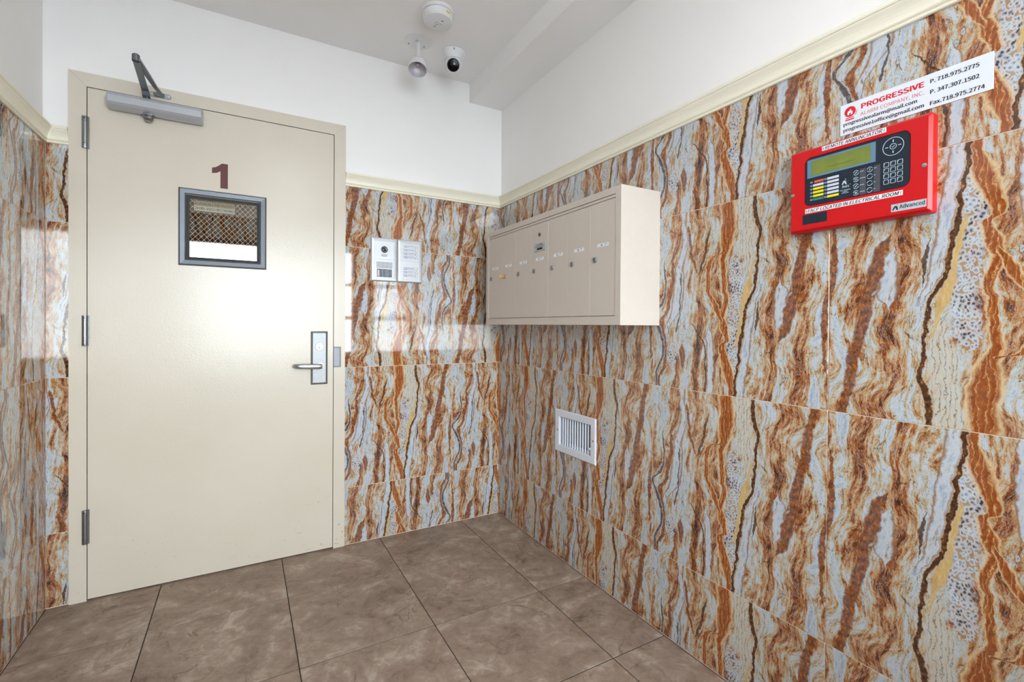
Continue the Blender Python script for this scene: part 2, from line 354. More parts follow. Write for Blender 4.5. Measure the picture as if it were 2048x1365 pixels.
# ------------------------------------------------------------------ geometry helpers
class G:
    """collects solids in one bmesh; build() links it as one mesh object"""
    def __init__(s): s.bm = bmesh.new()
    def box(s, a0, a1, b0, b1, c0, c1, bev=0.0, seg=1):
        v = [s.bm.verts.new(p) for p in ((a0, b0, c0), (a1, b0, c0), (a1, b1, c0), (a0, b1, c0), (a0, b0, c1), (a1, b0, c1), (a1, b1, c1), (a0, b1, c1))]
        fs = [s.bm.faces.new([v[i] for i in q]) for q in ((0, 3, 2, 1), (4, 5, 6, 7), (0, 1, 5, 4), (1, 2, 6, 5), (2, 3, 7, 6), (3, 0, 4, 7))]
        if bev:
            es = list({e for f in fs for e in f.edges})
            bmesh.ops.bevel(s.bm, geom=es, offset=bev, segments=seg, affect='EDGES', profile=0.5)
        return s
    def prism(s, pts, c0, c1):
        lo = [s.bm.verts.new((x, y, c0)) for x, y in pts]; hi = [s.bm.verts.new((x, y, c1)) for x, y in pts]
        n = len(pts)
        s.bm.faces.new(lo[::-1]); s.bm.faces.new(hi)
        for i in range(n): s.bm.faces.new((lo[i], lo[(i+1) % n], hi[(i+1) % n], hi[i]))
        return s
    def lathe(s, prof, centre=(0, 0, 0), axis=(0, 0, 1), seg=32, cap=True):
        z = Vector(axis).normalized(); x = z.orthogonal().normalized(); y = z.cross(x); c = Vector(centre)
        rings = []
        for r, h in prof:
            rings.append([s.bm.verts.new(c + z*h + (x*math.cos(2*math.pi*i/seg) + y*math.sin(2*math.pi*i/seg))*max(r, 1e-5)) for i in range(seg)])
        for p, q in zip(rings, rings[1:]):
            for i in range(seg): s.bm.faces.new((p[i], p[(i+1) % seg], q[(i+1) % seg], q[i]))
        if cap:
            s.bm.faces.new(rings[0][::-1]); s.bm.faces.new(rings[-1])
        return s
    def loops(s, loops, close=True):
        """skin a list of equal point loops"""
        R = [[s.bm.verts.new(p) for p in l] for l in loops]
        for p, q in zip(R, R[1:]):
            n = len(p)
            for i in range(n if close else n-1): s.bm.faces.new((p[i], p[(i+1) % n], q[(i+1) % n], q[i]))
        return R
    def bar(s, pts, w, t, up=(0, 0, 1)):
        """flat bar along a polyline; w across, t along 'up'"""
        U = Vector(up); L = []
        P = [Vector(p) for p in pts]
        for i, p in enumerate(P):
            d = (P[min(i+1, len(P)-1)] - P[max(i-1, 0)]).normalized()
            x = d.cross(U).normalized(); u = x.cross(d).normalized()
            ww = w[i] if isinstance(w, (list, tuple)) else w
            L.append([p + x*ww/2 + u*t/2, p - x*ww/2 + u*t/2, p - x*ww/2 - u*t/2, p + x*ww/2 - u*t/2])
        R = s.loops(L); s.bm.faces.new(R[0][::-1]); s.bm.faces.new(R[-1]); return s
    def ring(s, cx, cy, r, wd, c0, c1, a0=0.0, a1=360.0, seg=32):
        full = abs(a1 - a0) >= 359.9
        n = seg if full else max(4, int(seg*abs(a1-a0)/360)+1)
        L = []
        for i in range(n):
            a = math.radians(a0 + (a1 - a0)*i/(n if full else n-1)); ca, sa = math.cos(a), math.sin(a)
            L.append([(cx+(r-wd/2)*ca, cy+(r-wd/2)*sa, c0), (cx+(r+wd/2)*ca, cy+(r+wd/2)*sa, c0), (cx+(r+wd/2)*ca, cy+(r+wd/2)*sa, c1), (cx+(r-wd/2)*ca, cy+(r-wd/2)*sa, c1)])
        if full: L.append(L[0])
        R = s.loops(L)
        if not full: s.bm.faces.new(R[0][::-1]); s.bm.faces.new(R[-1])
        return s
    def text(s, body, a0, b0, width, cap, c, bold=0.0, shear=0.0, thick=0.0003, spacing=1.0):
        """flat lettering; bold (share of cap height) thickens the strokes by striking the word several times"""
        d = bold*cap
        me = text_mesh(body, width - 2*d, cap - d, shear, spacing)
        if not me: return s
        vs, fs = me
        for sx, sy in (((-1, 0), (0, 1), (1, 0), (0, -1)) if d else ((0, 0),)):
            V = [s.bm.verts.new((a0 + d + x + sx*d, b0 + d/2 + y + sy*d/2, c + thick + 2e-6*sx + 4e-6*sy)) for x, y in vs]
            for f in fs:
                try: s.bm.faces.new([V[i] for i in f])
                except ValueError: pass
        return s
    def build(s, name, mat, parent=None, smooth=False, uvf=None):
        bmesh.ops.remove_doubles(s.bm, verts=s.bm.verts, dist=1e-7)
        bmesh.ops.recalc_face_normals(s.bm, faces=s.bm.faces)
        if uvf:
            lay = s.bm.loops.layers.uv.new('UVMap')
            for f in s.bm.faces:
                for l in f.loops: l[lay].uv = uvf(l.vert.co)
        me = bpy.data.meshes.new(name); s.bm.to_mesh(me); s.bm.free()
        if smooth:
            for p in me.polygons: p.use_smooth = True
            me.set_sharp_from_angle(angle=math.radians(32))
        ob = bpy.data.objects.new(name, me); COL.objects.link(ob)
        if mat: me.materials.append(mat)
        if parent: ob.parent = parent
        return ob

_tc = {}
def sans_font():
    try:
        import os
        return bpy.data.fonts.load(os.path.join(bpy.utils.system_resource('DATAFILES'), 'fonts', 'Noto Sans CJK Regular.woff2'))
    except Exception:
        return None          # Blender's built-in face
FONT = sans_font()
def text_mesh(body, width, cap, shear, spacing):
    def raw(b):
        cu = bpy.data.curves.new('lettering', 'FONT'); cu.body = b; cu.size = 1.0; cu.space_character = spacing
        cu.resolution_u = 3
        if FONT: cu.font = FONT
        ob = bpy.data.objects.new('lettering', cu); COL.objects.link(ob)
        dg = bpy.context.evaluated_depsgraph_get(); ev = ob.evaluated_get(dg)
        me = ev.to_mesh(); vs = [(v.co.x, v.co.y) for v in me.vertices]; fs = [tuple(p.vertices) for p in me.polygons]
        ev.to_mesh_clear(); bpy.data.objects.remove(ob); bpy.data.curves.remove(cu)
        return vs, fs
    if 'H' not in _tc:
        hv, _ = raw('H'); _tc['H'] = max(y for x, y in hv)
    vs, fs = raw(body)
    if not vs: return None
    x0 = min(x for x, y in vs); x1 = max(x for x, y in vs)
    sy = cap/_tc['H']; sx = width/(x1 - x0)
    return [((x - x0)*sx + shear*y*sy, y*sy) for x, y in vs], fs

def rrect(a0, a1, b0, b1, r, n=5):
    P = []
    for cx, cy, s in ((a1-r, b1-r, 0), (a0+r, b1-r, 90), (a0+r, b0+r, 180), (a1-r, b0+r, 270)):
        for i in range(n+1):
            t = math.radians(s + 90*i/n); P.append((cx + r*math.cos(t), cy + r*math.sin(t)))
    return P

AX = {'back': ((1, 0, 0), (0, 0, 1), (0, -1, 0)), 'right': ((0, -1, 0), (0, 0, 1), (-1, 0, 0)), 'left': ((0, 1, 0), (0, 0, 1), (1, 0, 0)),
      'rear': ((-1, 0, 0), (0, 0, 1), (0, 1, 0)), 'ceiling': ((1, 0, 0), (0, -1, 0), (0, 0, -1)), 'floor': ((1, 0, 0), (0, 1, 0), (0, 0, 1))}
def frame(side, origin):
    m = Matrix(AX[side]).transposed().to_4x4(); m.translation = Vector(origin); return m
def tag(o, label=None, cat=None, group=None, kind=None):
    if label: o['label'] = label
    if cat: o['category'] = cat
    if group: o['group'] = group
    if kind: o['kind'] = kind
    return o
def empty(name, side, origin):
    o = bpy.data.objects.new(name, None); o.empty_display_size = 0.05; COL.objects.link(o)
    o.matrix_world = frame(side, origin); return o
def thing(name, side, origin, label, cat, group=None):
    return tag(empty(name, side, origin), label, cat, group)
def struct(o, label, cat): return tag(o, label, cat, None, 'structure')

# ------------------------------------------------------------------ floor
FX = [WX - 0.02, -1.6295, -1.1665, -0.704, -0.2415, 0.02]
FY = [0.0, -0.366, -0.828, -1.2885, -1.7495, -2.2105, -2.6715, -3.1325, -3.5935, RY]
fl = G().box(WX - 0.3, 0.3, RY - 0.3, 0.3, -0.12, -0.0016).build('floor', M_FGROUT)
struct(fl, 'brown taupe stone-look floor tiles with dark grout', 'floor')
full = {}
for i in range(len(FX)-1):
    for j in range(len(FY)-1):
        x0, x1 = FX[i], FX[i+1]; y1, y0 = FY[j], FY[j+1]
        x0 = max(x0, WX); x1 = min(x1, 0.0)
        g = 0.0021
        hx, hy = (x1-x0)/2 - g, (y1-y0)/2 - g
        key = (round(hx, 3), round(hy, 3))
        if key in full:
            ob = full[key].copy(); COL.objects.link(ob)
        else:
            ob = G().box(-hx, hx, -hy, hy, -0.008, 0.0, 0.0004).build('floor_tile', M_FLOOR); full[key] = ob
        ob.location = ((x0+x1)/2, (y0+y1)/2, 0.0); ob.parent = fl
# threshold strip of floor inside the doorway
G().box(-1.8714, -0.938, 0.0, 0.10, -0.008, 0.0).build('doorway_floor_tile', M_FLOOR, fl)

# ------------------------------------------------------------------ walls, stone cladding and ceiling
def stone(wall, cols, rows, turned, lo, hi, holes=()):
    """cols / rows: joint positions of whole tiles; lo, hi: clip box ((a0,b0),(a1,b1)); turned(c, r) -> face rotated half a turn"""
    for c in range(len(cols)-1):
        for r in range(len(rows)-1):
            A0, A1, B0, B1 = cols[c], cols[c+1], rows[r], rows[r+1]
            T0a, T0b = (cols[c] if c else cols[1] - TILE), (rows[r] if r else rows[1] - TILE)
            a0, a1, b0, b1 = max(A0, lo[0]), min(A1, hi[0]), max(B0, lo[1]), min(B1, hi[1])
            g = 0.0010
            rects = [(a0, a1, b0, b1)]
            for (h0, h1, k0, k1) in holes:
                nr = []
                for (p0, p1, q0, q1) in rects:
                    if h1 <= p0 or h0 >= p1 or k1 <= q0 or k0 >= q1: nr.append((p0, p1, q0, q1)); continue
                    if h0 > p0: nr.append((p0, h0, q0, q1))
                    if h1 < p1: nr.append((h1, p1, q0, q1))
                    m0, m1 = max(p0, h0), min(p1, h1)
                    if k1 < q1: nr.append((m0, m1, k1, q1))
                    if k0 > q0: nr.append((m0, m1, q0, k0))
                rects = nr
            for (p0, p1, q0, q1) in rects:
                if p1 - p0 < 0.006 or q1 - q0 < 0.006: continue
                t = turned(c, r)
                def uvf(co, t=t):
                    u, v = (co.x - T0a)/TILE, (co.y - T0b)/TILE
                    return (1-u, 1-v) if t else (u, v)
                G().box(p0 + g, p1 - g, max(q0 + g, 0.004), q1 - g, -TT, 0.0, 0.0005).build('stone_tile', M_STONE, wall, uvf=uvf)

ROWS = [0.0, S3, S3 + TILE, S3 + 2*TILE, S3 + 3*TILE]
H = CZ + 0.02
# back wall with the door opening (door frame outside edges -1.926 .. -0.883, top 2.1176)
DL, DR, DT = -1.922, -0.887, 2.113
wb = G()
wb.box(WX - 0.12, DL, -0.02, H, -0.16, -TT).box(DR, 0.12, -0.02, H, -0.16, -TT).box(DL, DR, DT, H, -0.16, -TT)
wb = struct(wb.build('wall_back', M_PAINT), 'white upper wall with polished onyx tile below, around the cream door', 'wall')
wb.matrix_world = frame('back', (0, 0, 0))
g = G(); g.box(WX, DL, 0.0, ZM, -TT, -0.0012); g.box(DR, 0.0, 0.0, ZM, -TT, -0.0012); g.build('grout', M_GROUT, wb)
colsB = [-0.3043 - TILE*k for k in (3, 2, 1, 0)] + [-0.3043 + TILE]
stone(wb, colsB, ROWS, lambda c, r: r != 1, (WX, 0.0), (0.0, ZM + 0.004), holes=((-1.9262, -0.8828, -1, 9),))
# right wall
VH_ = (0.627, 0.869, 0.547, 0.689)      # duct opening behind the vent grille
wr = struct(G().box(-0.12, VH_[0], -0.02, H, -0.12, -TT).box(VH_[1], 3.86, -0.02, H, -0.12, -TT).box(VH_[0], VH_[1], -0.02, VH_[2], -0.12, -TT).box(VH_[0], VH_[1], VH_[3], H, -0.12, -TT).build('wall_right', M_PAINT), 'white upper wall over polished onyx tile, holding mailboxes and alarm panel', 'wall')
wr.matrix_world = frame('right', (0, 0, 0))
G().box(0.0, VH_[0], 0.0, ZM, -TT, -0.0012).box(VH_[1], -RY, 0.0, ZM, -TT, -0.0012).box(VH_[0], VH_[1], 0.0, VH_[2], -TT, -0.0012).box(VH_[0], VH_[1], VH_[3], ZM, -TT, -0.0012).build('grout', M_GROUT, wr)
colsR = [-0.0026 + TILE*k for k in range(0, 8)]
stone(wr, colsR, ROWS, lambda c, r: c >= 3 and not (r == 3 and c == 3), (0.0, 0.0), (-RY, ZM + 0.004), holes=((0.628, 0.868, 0.548, 0.688),))
# left wall
wl = struct(G().box(-3.86, 0.12, -0.02, H, -0.12, -TT).build('wall_left', M_PAINT), 'white upper wall over polished onyx tile beside the door hinges', 'wall')
wl.matrix_world = frame('left', (WX, 0, 0))
G().box(RY, 0.0, 0.0, ZM, -TT, -0.0012).build('grout', M_GROUT, wl)
colsL = [-TILE*k - 0.33 for k in range(6, -1, -1)]
colsL = colsL + [colsL[-1] + TILE]
stone(wl, colsL, ROWS, lambda c, r: (c + r) % 2 == 0, (RY, 0.0), (0.0, ZM + 0.004))
# rear (street) wall: glazed entrance, stone above it
EX0, EX1, EH = -1.90, -0.09, 2.07
w4 = G(); f4 = lambda x: -x            # local a = -x
w4.box(-0.12, -EX1, -0.02, H, -0.12, -TT).box(-EX0, 2.12, -0.02, H, -0.12, -TT).box(-EX1, -EX0, EH, H, -0.12, -TT)
w4 = struct(w4.build('wall_rear', M_PAINT), 'street wall with glazed entrance behind the viewer', 'wall')
w4.matrix_world = frame('rear', (0, RY, 0))
G().box(0.0, -WX, EH, EH + 0.26, -TT, -0.0012).build('grout', M_GROUT, w4)
stone(w4, [TILE*k for k in range(5)], [EH, EH + 0.26], lambda c, r: c % 2, (0.0, EH), (-WX, EH + 0.26))
# ceiling with the boxed-out beam along the right wall
ce = struct(G().box(WX - 0.12, 0.12, RY - 0.12, 0.16, CZ, CZ + 0.1).build('ceiling', M_CEIL), 'plain off-white painted ceiling', 'ceiling')
G().box(-0.2005, 0.05, RY - 0.05, 0.05, 2.4025, CZ + 0.01).build('boxed_beam', M_CEIL, ce)

# moulded rail on top of the stone
PROF = [(-TT, 0.0), (0.005, 0.0), (0.0075, 0.002), (0.008, 0.0045), (0.0065, 0.0068), (0.004, 0.008), (0.004, 0.0095), (0.009, 0.0115), (0.0105, 0.0145), (0.009, 0.0175),
        (0.0085, 0.019), (0.0095, 0.026), (0.012, 0.034), (0.0155, 0.041), (0.0195, 0.047), (0.0215, 0.050), (0.0215, 0.0525), (0.0245, 0.054), (0.026, 0.058), (0.0255, 0.062), (0.023, 0.0655), (0.018, 0.0675), (-TT, 0.0685)]
def rail(name, side, origin, a0, a1, m0, m1, label):
    """m0 / m1: +1 where the end is mitred into an inside corner"""
    g = G()
    L = [[(a0 + (d if m0 else 0), z, d) for d, z in PROF], [(a1 - (d if m1 else 0), z, d) for d, z in PROF]]
    R = g.loops(L); g.bm.faces.new(R[0]); g.bm.faces.new(R[1][::-1])
    o = g.build(name, M_TRIM); o.matrix_world = frame(side, origin); struct(o, label, 'trim'); return o
rail('trim_1', 'back', (0, 0, ZM), DR + 0.004, 0.0, False, True, 'cream moulded rail on the back wall right of the door')
rail('trim_2', 'back', (0, 0, ZM), WX, DL - 0.004, True, False, 'short cream moulded rail left of the door frame')
rail('trim_3', 'right', (0, 0, ZM), 0.0, -RY, True, False, 'long cream moulded rail above the stone of the right wall')
rail('trim_4', 'left', (WX, 0, ZM), RY, 0.0, False, True, 'cream moulded rail above the stone of the left wall')

# ------------------------------------------------------------------ glazed street entrance (behind the viewer, lights the room)
M_BRONZE = plain('red_brown_frame', (104, 58, 46), 0.4, var=0.05)
en = empty('door_2', 'rear', (0, RY, 0)); struct(en, 'red-brown glazed entrance door with sidelights behind the viewer', 'door')
A0, A1 = -EX1, -EX0                     # 0.09 .. 1.90 in local a
for a in (A0, 0.62, A1 - 0.05):
    G().box(a, a + 0.05, 0.0, EH, -0.10, -0.01, 0.003).build('mullion', M_BRONZE, en)
G().box(A0, A1, EH - 0.05, EH, -0.10, -0.012, 0.003).build('header', M_BRONZE, en)
for a0, a1 in ((A0 + 0.05, 0.62), (0.67, A1 - 0.05)):
    G().box(a0, a1, 0.0, 0.78, -0.08, -0.03, 0.004).build('lower_panel', M_BRONZE, en)
    G().box(a0, a1, 0.78, EH - 0.05, -0.058, -0.052).build('pane', M_GLASS, en)
for z in (1.18, 1.60):
    G().box(A0 + 0.05, 0.62, z, z + 0.05, -0.07, -0.04, 0.003).build('muntin', M_BRONZE, en)
pv = G().box(-14, 12, RY - 16, RY - 0.3, -0.2, -0.12).build('pavement', plain('pale_pavement', (168, 168, 170), 0.8, var=0.1, scale=3))
struct(pv, 'pale concrete pavement outside the entrance', 'pavement')
# ceiling lamp behind the viewer
cl = thing('ceiling_light', 'ceiling', (-0.97, -2.28, CZ), 'white semi-flush ceiling lamp with opal bowl', 'lamp')
G().lathe([(0.070, 0.0), (0.070, 0.012), (0.055, 0.024), (0.0, 0.026)], seg=36, cap=False).build('canopy', M_WHITEPL, cl, True)
G().lathe([(0.008, 0.02), (0.008, 0.13)], seg=14).build('rod', M_STEEL, cl, True)
G().lathe([(0.012, 0.120), (0.110, 0.126), (0.150, 0.140), (0.162, 0.165), (0.158, 0.200), (0.135, 0.240), (0.090, 0.268), (0.040, 0.280), (0.0, 0.282)], seg=40, cap=False).build('bowl', M_LAMP, cl, True)

# ------------------------------------------------------------------ the cream steel door
d1 = empty('door_1', 'back', (0, 0, 0)); struct(d1, 'cream painted steel door marked 1 with small wired window', 'door')
LA, LB, LZ = -1.8695, -0.9395, 2.0600      # leaf edges
FA, FB, FZ = -1.9262, -0.8827, 2.1176      # frame outside edges
IA, IB, IZ = -1.8722, -0.9368, 2.0628      # frame inside edges
FC = 0.006
g = G().prism([(FA, 0.0), (IA, 0.0), (IA, IZ), (FA, FZ - 0.0004)], -0.09, FC); g.build('frame_jamb', M_DOOR, d1)
g = G().prism([(FB, 0.0), (FB, FZ - 0.0004), (IB, IZ), (IB, 0.0)], -0.09, FC); g.build('frame_jamb', M_DOOR, d1)
g = G().prism([(FA + 0.0004, FZ), (IA + 0.0004, IZ), (IB - 0.0004, IZ), (FB - 0.0004, FZ)], -0.09, FC); g.build('frame_header', M_DOOR, d1)
G().box(IA - 0.01, LA + 0.018, 0.0, IZ, -0.075, -0.046).box(LB - 0.018, IB + 0.01, 0.0, IZ, -0.075, -0.046).box(IA, IB, LZ - 0.018, IZ + 0.01, -0.075, -0.046).build('gap_light_stop', plain('gap_shade_brown', (52, 38, 28), 0.8), d1)  # strips added behind the leaf to block sky leaks; gap shade in their colour
G().box(IA, IB, 0.0, 0.012, -0.085, -0.048).build('threshold', M_GREYMETAL, d1)  # sill strip added to block sky light under the leaf
WA0, WA1, WB0, WB1 = -1.5449, -1.2624, 1.3980, 1.6803
g = G()
for q in ((LA, WA0, 0.007, LZ), (WA1, LB, 0.007, LZ), (WA0, WA1, 0.007, WB0), (WA0, WA1, WB1, LZ)):
    g.box(q[0], q[1], q[2], q[3], -0.044, 0.003)
leaf = g.build('leaf', M_DOOR, d1)
bmx = bmesh.new(); bmx.from_mesh(leaf.data); bmesh.ops.dissolve_limit(bmx, angle_limit=0.01, verts=bmx.verts, edges=bmx.edges); bmx.to_mesh(leaf.data); bmx.free()
# numeral
a, b, w_, h_ = -1.4500, 1.7262, 0.0605, 0.1105
G().prism([(a + x*w_, b + y*h_) for x, y in ((0, .565), (.30, .60), (.53, .68), (.53, 0), (1, 0), (1, 1), (.62, 1), (.46, .92), (.26, .83), (0, .78))], 0.003, 0.0036).build('numeral', M_MAROON, leaf)
# vision panel
o0 = (-1.5717, -1.2354, 1.3728, 1.7083)
def rect(r, k, c): return [(r[0]+k, r[2]+k, c), (r[1]-k, r[2]+k, c), (r[1]-k, r[3]-k, c), (r[0]+k, r[3]-k, c)]
g = G(); g.loops([rect(o0, 0, 0.003), rect(o0, 0.0, 0.006), rect(o0, 0.006, 0.0125), rect(o0, 0.0225, 0.0105), rect(o0, 0.0268, 0.007), rect(o0, 0.0268, -0.012)])
vp = g.build('window_frame', plain('brushed_window_frame', (112, 116, 123), 0.5, 0.7, var=0.03), d1)
g = G(); g.loops([rect(o0, 0.0262, -0.002), rect(o0, 0.039, -0.0035), rect(o0, 0.039, -0.012)]); g.build('gasket', M_BLACK, vp)
GA0, GA1, GB0, GB1 = -1.5327, -1.2740, 1.4080, 1.6660
G().box(GA0 - 0.01, GA1 + 0.01, GB0 - 0.01, GB1 + 0.01, -0.014, -0.0085).build('glass', M_MIRROR, vp)
g = G(); n = 13; st = 0.0212
for s in (1, -1):
    k = -40
    while k < 60:
        # line through a = GA0 + k*st at bottom, slope s (50 degrees)
        pts = []
        sl = 1.12*s
        for (aa, bb) in [(GA0, sl*(GA0 - (GA0 + k*st)) + GB0), (GA1, sl*(GA1 - (GA0 + k*st)) + GB0)]:
            pts.append((aa, bb))
        (x0, y0), (x1, y1) = pts
        # clip to the pane in b
        def at(y): return x0 + (y - y0)*(x1 - x0)/(y1 - y0)
        ys = sorted((y0, y1)); lo, hi = max(ys[0], GB0), min(ys[1], GB1)
        if hi - lo > 0.004: g.bar([(at(lo), lo, -0.0082), (at(hi), hi, -0.0082)], 0.0008, 0.0006)
        k += 1
tag(g.build('wire_mesh', plain('tan_wire', (206, 184, 152), 0.4), vp), kind='stuff')
g = G().box(-1.5160, -1.3630, 1.6180, 1.6392, -0.0080, -0.0074); nt = g.build('notice', plain('clear_grey_label', (176, 170, 150), 0.6), vp)
g = G().box(-1.5160, -1.3630, 1.6397, 1.6600, -0.0080, -0.0074); g.build('notice', plain('yellowed_label', (150, 138, 106), 0.6), vp)
G().text('24 HRs VIDEO RECORDING', -1.5135, 1.6225, 0.148, 0.0125, -0.0073, 0.03).text('RESPONSIBLE FOR PROPERTY', -1.5135, 1.6440, 0.148, 0.0115, -0.0073, 0.03).build('notice_lettering', plain('faded_ink', (84, 82, 80), 0.6), vp)
# lock set
o1 = (-1.0425, -0.9655, 0.8255, 1.0862)
g = G(); R = g.loops([rect(o1, 0, 0.003), rect(o1, 0.0, 0.005), rect(o1, 0.009, 0.0115)]); g.bm.faces.new(R[-1])
lk = g.build('lock_plate', M_STEEL, d1)
G().lathe([(0.0200, 0.011), (0.0200, 0.0135), (0.0185, 0.0150), (0.0165, 0.0150), (0.0165, 0.0138), (0.0, 0.0138)], (-1.0042, 1.0110, 0), seg=32, cap=False).build('lock_cylinder', M_CHROME, lk, True)
G().lathe([(0.0075, 0.0136), (0.0075, 0.0152), (0.0, 0.0152)], (-1.0042, 1.0055, 0), seg=20, cap=False).build('key_plug', M_STEEL, lk, True)
G().prism([(-1.0052, 1.0005), (-1.0032, 1.0005), (-1.0030, 1.0055), (-1.0042, 1.0075), (-1.0054, 1.0055)], 0.0152, 0.0156).build('keyway', M_BLACKGL, lk)
g = G().lathe([(0.0150, 0.0110), (0.0150, 0.0140), (0.0105, 0.0150), (0.0100, 0.0400)], (-0.9990, 0.9165, 0), seg=24)
g.build('lever_hub', M_CHROME, lk, True)
def rod(g, pts, rad, sq=(1.0, 1.0), seg=14):
    L = []
    P = [Vector(p) for p in pts]
    for i, p in enumerate(P):
        d = (P[min(i+1, len(P)-1)] - P[max(i-1, 0)]).normalized()
        u = Vector((0, 1, 0)); x = d.cross(u).normalized(); u = x.cross(d).normalized(); r = rad[i] if isinstance(rad, (list, tuple)) else rad
        L.append([p + x*math.cos(2*math.pi*k/seg)*r*sq[0] + u*math.sin(2*math.pi*k/seg)*r*sq[1] for k in range(seg)])
    R = g.loops(L); g.bm.faces.new(R[0][::-1]); g.bm.faces.new(R[-1]); return g
rod(G(), [(-0.9985, 0.9165, 0.034), (-0.9990, 0.9165, 0.040), (-1.0030, 0.9166, 0.0455), (-1.0120, 0.9168, 0.0480), (-1.0600, 0.9180, 0.0490), (-1.0900, 0.9190, 0.0480), (-1.1060, 0.9196, 0.0440), (-1.1150, 0.9198, 0.0360), (-1.1180, 0.9198, 0.0270), (-1.1175, 0.9198, 0.020)],
    [0.0105, 0.0118, 0.0125, 0.0128, 0.0122, 0.0118, 0.0112, 0.0105, 0.0095, 0.006], (0.62, 1.0)).build('lever', M_CHROME, lk, True)
# strike plate let into the frame
sp = G().box(-0.9362, -0.9020, 0.9065, 1.0095, FC, FC + 0.0012, 0.0004).build('strike_plate', plain('strike_grey', (136, 136, 140), 0.6, 0.5), d1)
G().box(-0.9362, -0.9110, 0.9140, 1.0020, FC + 0.0006, FC + 0.0018).build('strike_opening', plain('strike_inner', (160, 160, 168), 0.55, 0.4), sp)
# hinges
for zl, zh in ((1.8155, 1.9410), (1.0280, 1.1490), (0.2340, 0.3690)):
    hg = G().lathe([(0.0098, 0), (0.0102, 0.002), (0.0102, 0.018), (0.0088, 0.0185), (0.0088, 0.0195), (0.0100, 0.020), (0.0100, zh-zl-0.020), (0.0088, zh-zl-0.0195), (0.0088, zh-zl-0.0185), (0.0102, zh-zl-0.018), (0.0102, zh-zl-0.002), (0.0098, zh-zl)], (-1.8755, zl, 0.0105), (0, 1, 0), 20).build('hinge', M_GREYMETAL, d1, True)
    G().box(-1.8660, -1.8635, zl - 0.001, zh + 0.001, 0.003, 0.0085).build('hinge_leaf', M_GREYMETAL, hg)
    G().lathe([(0.0025, 0), (0.0025, 0.0006)], (-1.8760, zh - 0.009, 0.0206), (0, 0, 1), 10).build('hinge_pin_hole', M_BLACK, hg)
# door closer
g = G()
sec = [(0.003, 1.9985), (0.012, 1.9860), (0.040, 1.9825), (0.056, 1.9950), (0.0625, 2.0040), (0.0625, 2.0290), (0.054, 2.0430), (0.040, 2.0475), (0.003, 2.0475)]
Lp = []
for aa, k in ((-1.8020, 0.86), (-1.7975, 1.0), (-1.4870, 1.0), (-1.4815, 0.86)):
    cz = 2.017
    Lp.append([(aa, cz + (z - cz)*k, 0.003 + (c - 0.003)*k) for c, z in sec])
R = g.loops(Lp); g.bm.faces.new(R[0][::-1]); g.bm.faces.new(R[-1])
dc = g.build('door_closer', plain('closer_aluminium', (184, 187, 192), 0.34, 0.35, var=0.02), d1)
G().lathe([(0.021, 0), (0.021, 0.008), (0.0165, 0.0095), (0.0165, 0.020), (0.011, 0.027), (0.0, 0.027)], (-1.6710, 1.9850, 0.034), (0, -1, 0), 8, False).build('closer_valve', M_GREYMETAL, dc)
G().lathe([(0.013, 0), (0.013, 0.006)], (-1.6760, 2.0475, 0.034), (0, 1, 0), 20).build('closer_spindle', M_DARKSTEEL, dc, True)
G().bar([(-1.6765, 2.0545, 0.020), (-1.6755, 2.0545, 0.058), (-1.6745, 2.0640, 0.085), (-1.6700, 2.0655, 0.200), (-1.6640, 2.0655, 0.345)], [0.024, 0.026, 0.024, 0.022, 0.021], 0.006, (0, 1, 0)).build('closer_arm', M_DARKSTEEL, dc)
G().bar([(-1.6640, 2.0735, 0.350), (-1.6480, 2.0740, 0.200), (-1.6380, 2.0760, 0.100), (-1.6300, 2.0800, 0.040), (-1.6270, 2.0800, 0.018)], [0.019, 0.019, 0.015, 0.013, 0.013], 0.006, (0, 1, 0)).build('closer_link', M_DARKSTEEL, dc)
G().lathe([(0.0120, -0.007), (0.0120, 0.014), (0.008, 0.018), (0.0, 0.018)], (-1.6635, 2.0660, 0.345), (0, 1, 0), 20, False).build('closer_elbow', M_DARKSTEEL, dc, True)
G().prism(rrect(-1.6720, -1.5960, 2.0735, 2.0935, 0.0098), FC, FC + 0.004).build('closer_shoe', M_STEEL, dc)
G().box(-1.6560, -1.6190, 2.0745, 2.0900, FC + 0.004, FC + 0.018, 0.004, 2).build('closer_bracket', M_DARKSTEEL, dc)
for aa in (-1.6630, -1.6050):
    G().lathe([(0.0062, FC + 0.004), (0.0055, FC + 0.006), (0.0, FC + 0.006)], (aa, 2.0835, 0), seg=16, cap=False).build('closer_screw', M_CHROME, dc, True)

# ------------------------------------------------------------------ mailboxes on the right wall
T0, Z0, DP = 0.1985, 1.1245, 0.189
mb = thing('mailbox_unit', 'right', (0, -T0, Z0), 'taupe metal seven-door apartment mailbox unit on the onyx wall', 'mailbox')
W, Hh = 1.2520 - T0, 1.6150 - Z0
ia0, ia1, ib0, ib1 = 0.2270 - T0, 1.2235 - T0, 1.1567 - Z0, 1.5900 - Z0
g = G(); o2 = (0, W, 0, Hh); oi = (ia0, ia1, ib0, ib1)
def rc(r, c): return [(r[0], r[2], c), (r[1], r[2], c), (r[1], r[3], c), (r[0], r[3], c)]
def shr(r, k): return (r[0]+k, r[1]-k, r[2]+k, r[3]-k)
R = g.loops([rc(o2, 0.0005), rc(o2, DP - 0.0012), rc(shr(o2, 0.0012), DP), rc(oi, DP), rc(oi, DP - 0.012)])
g.bm.faces.new(R[0][::-1]); g.bm.faces.new(R[-1])
g.build('cabinet', M_MAIL, mb)
dt = 1.5767 - Z0
G().box(ia0 + 0.001, ia1 - 0.001, dt + 0.0008, ib1 - 0.0022, DP - 0.011, DP - 0.0012, 0.0006).build('top_rail', M_MAIL, mb)
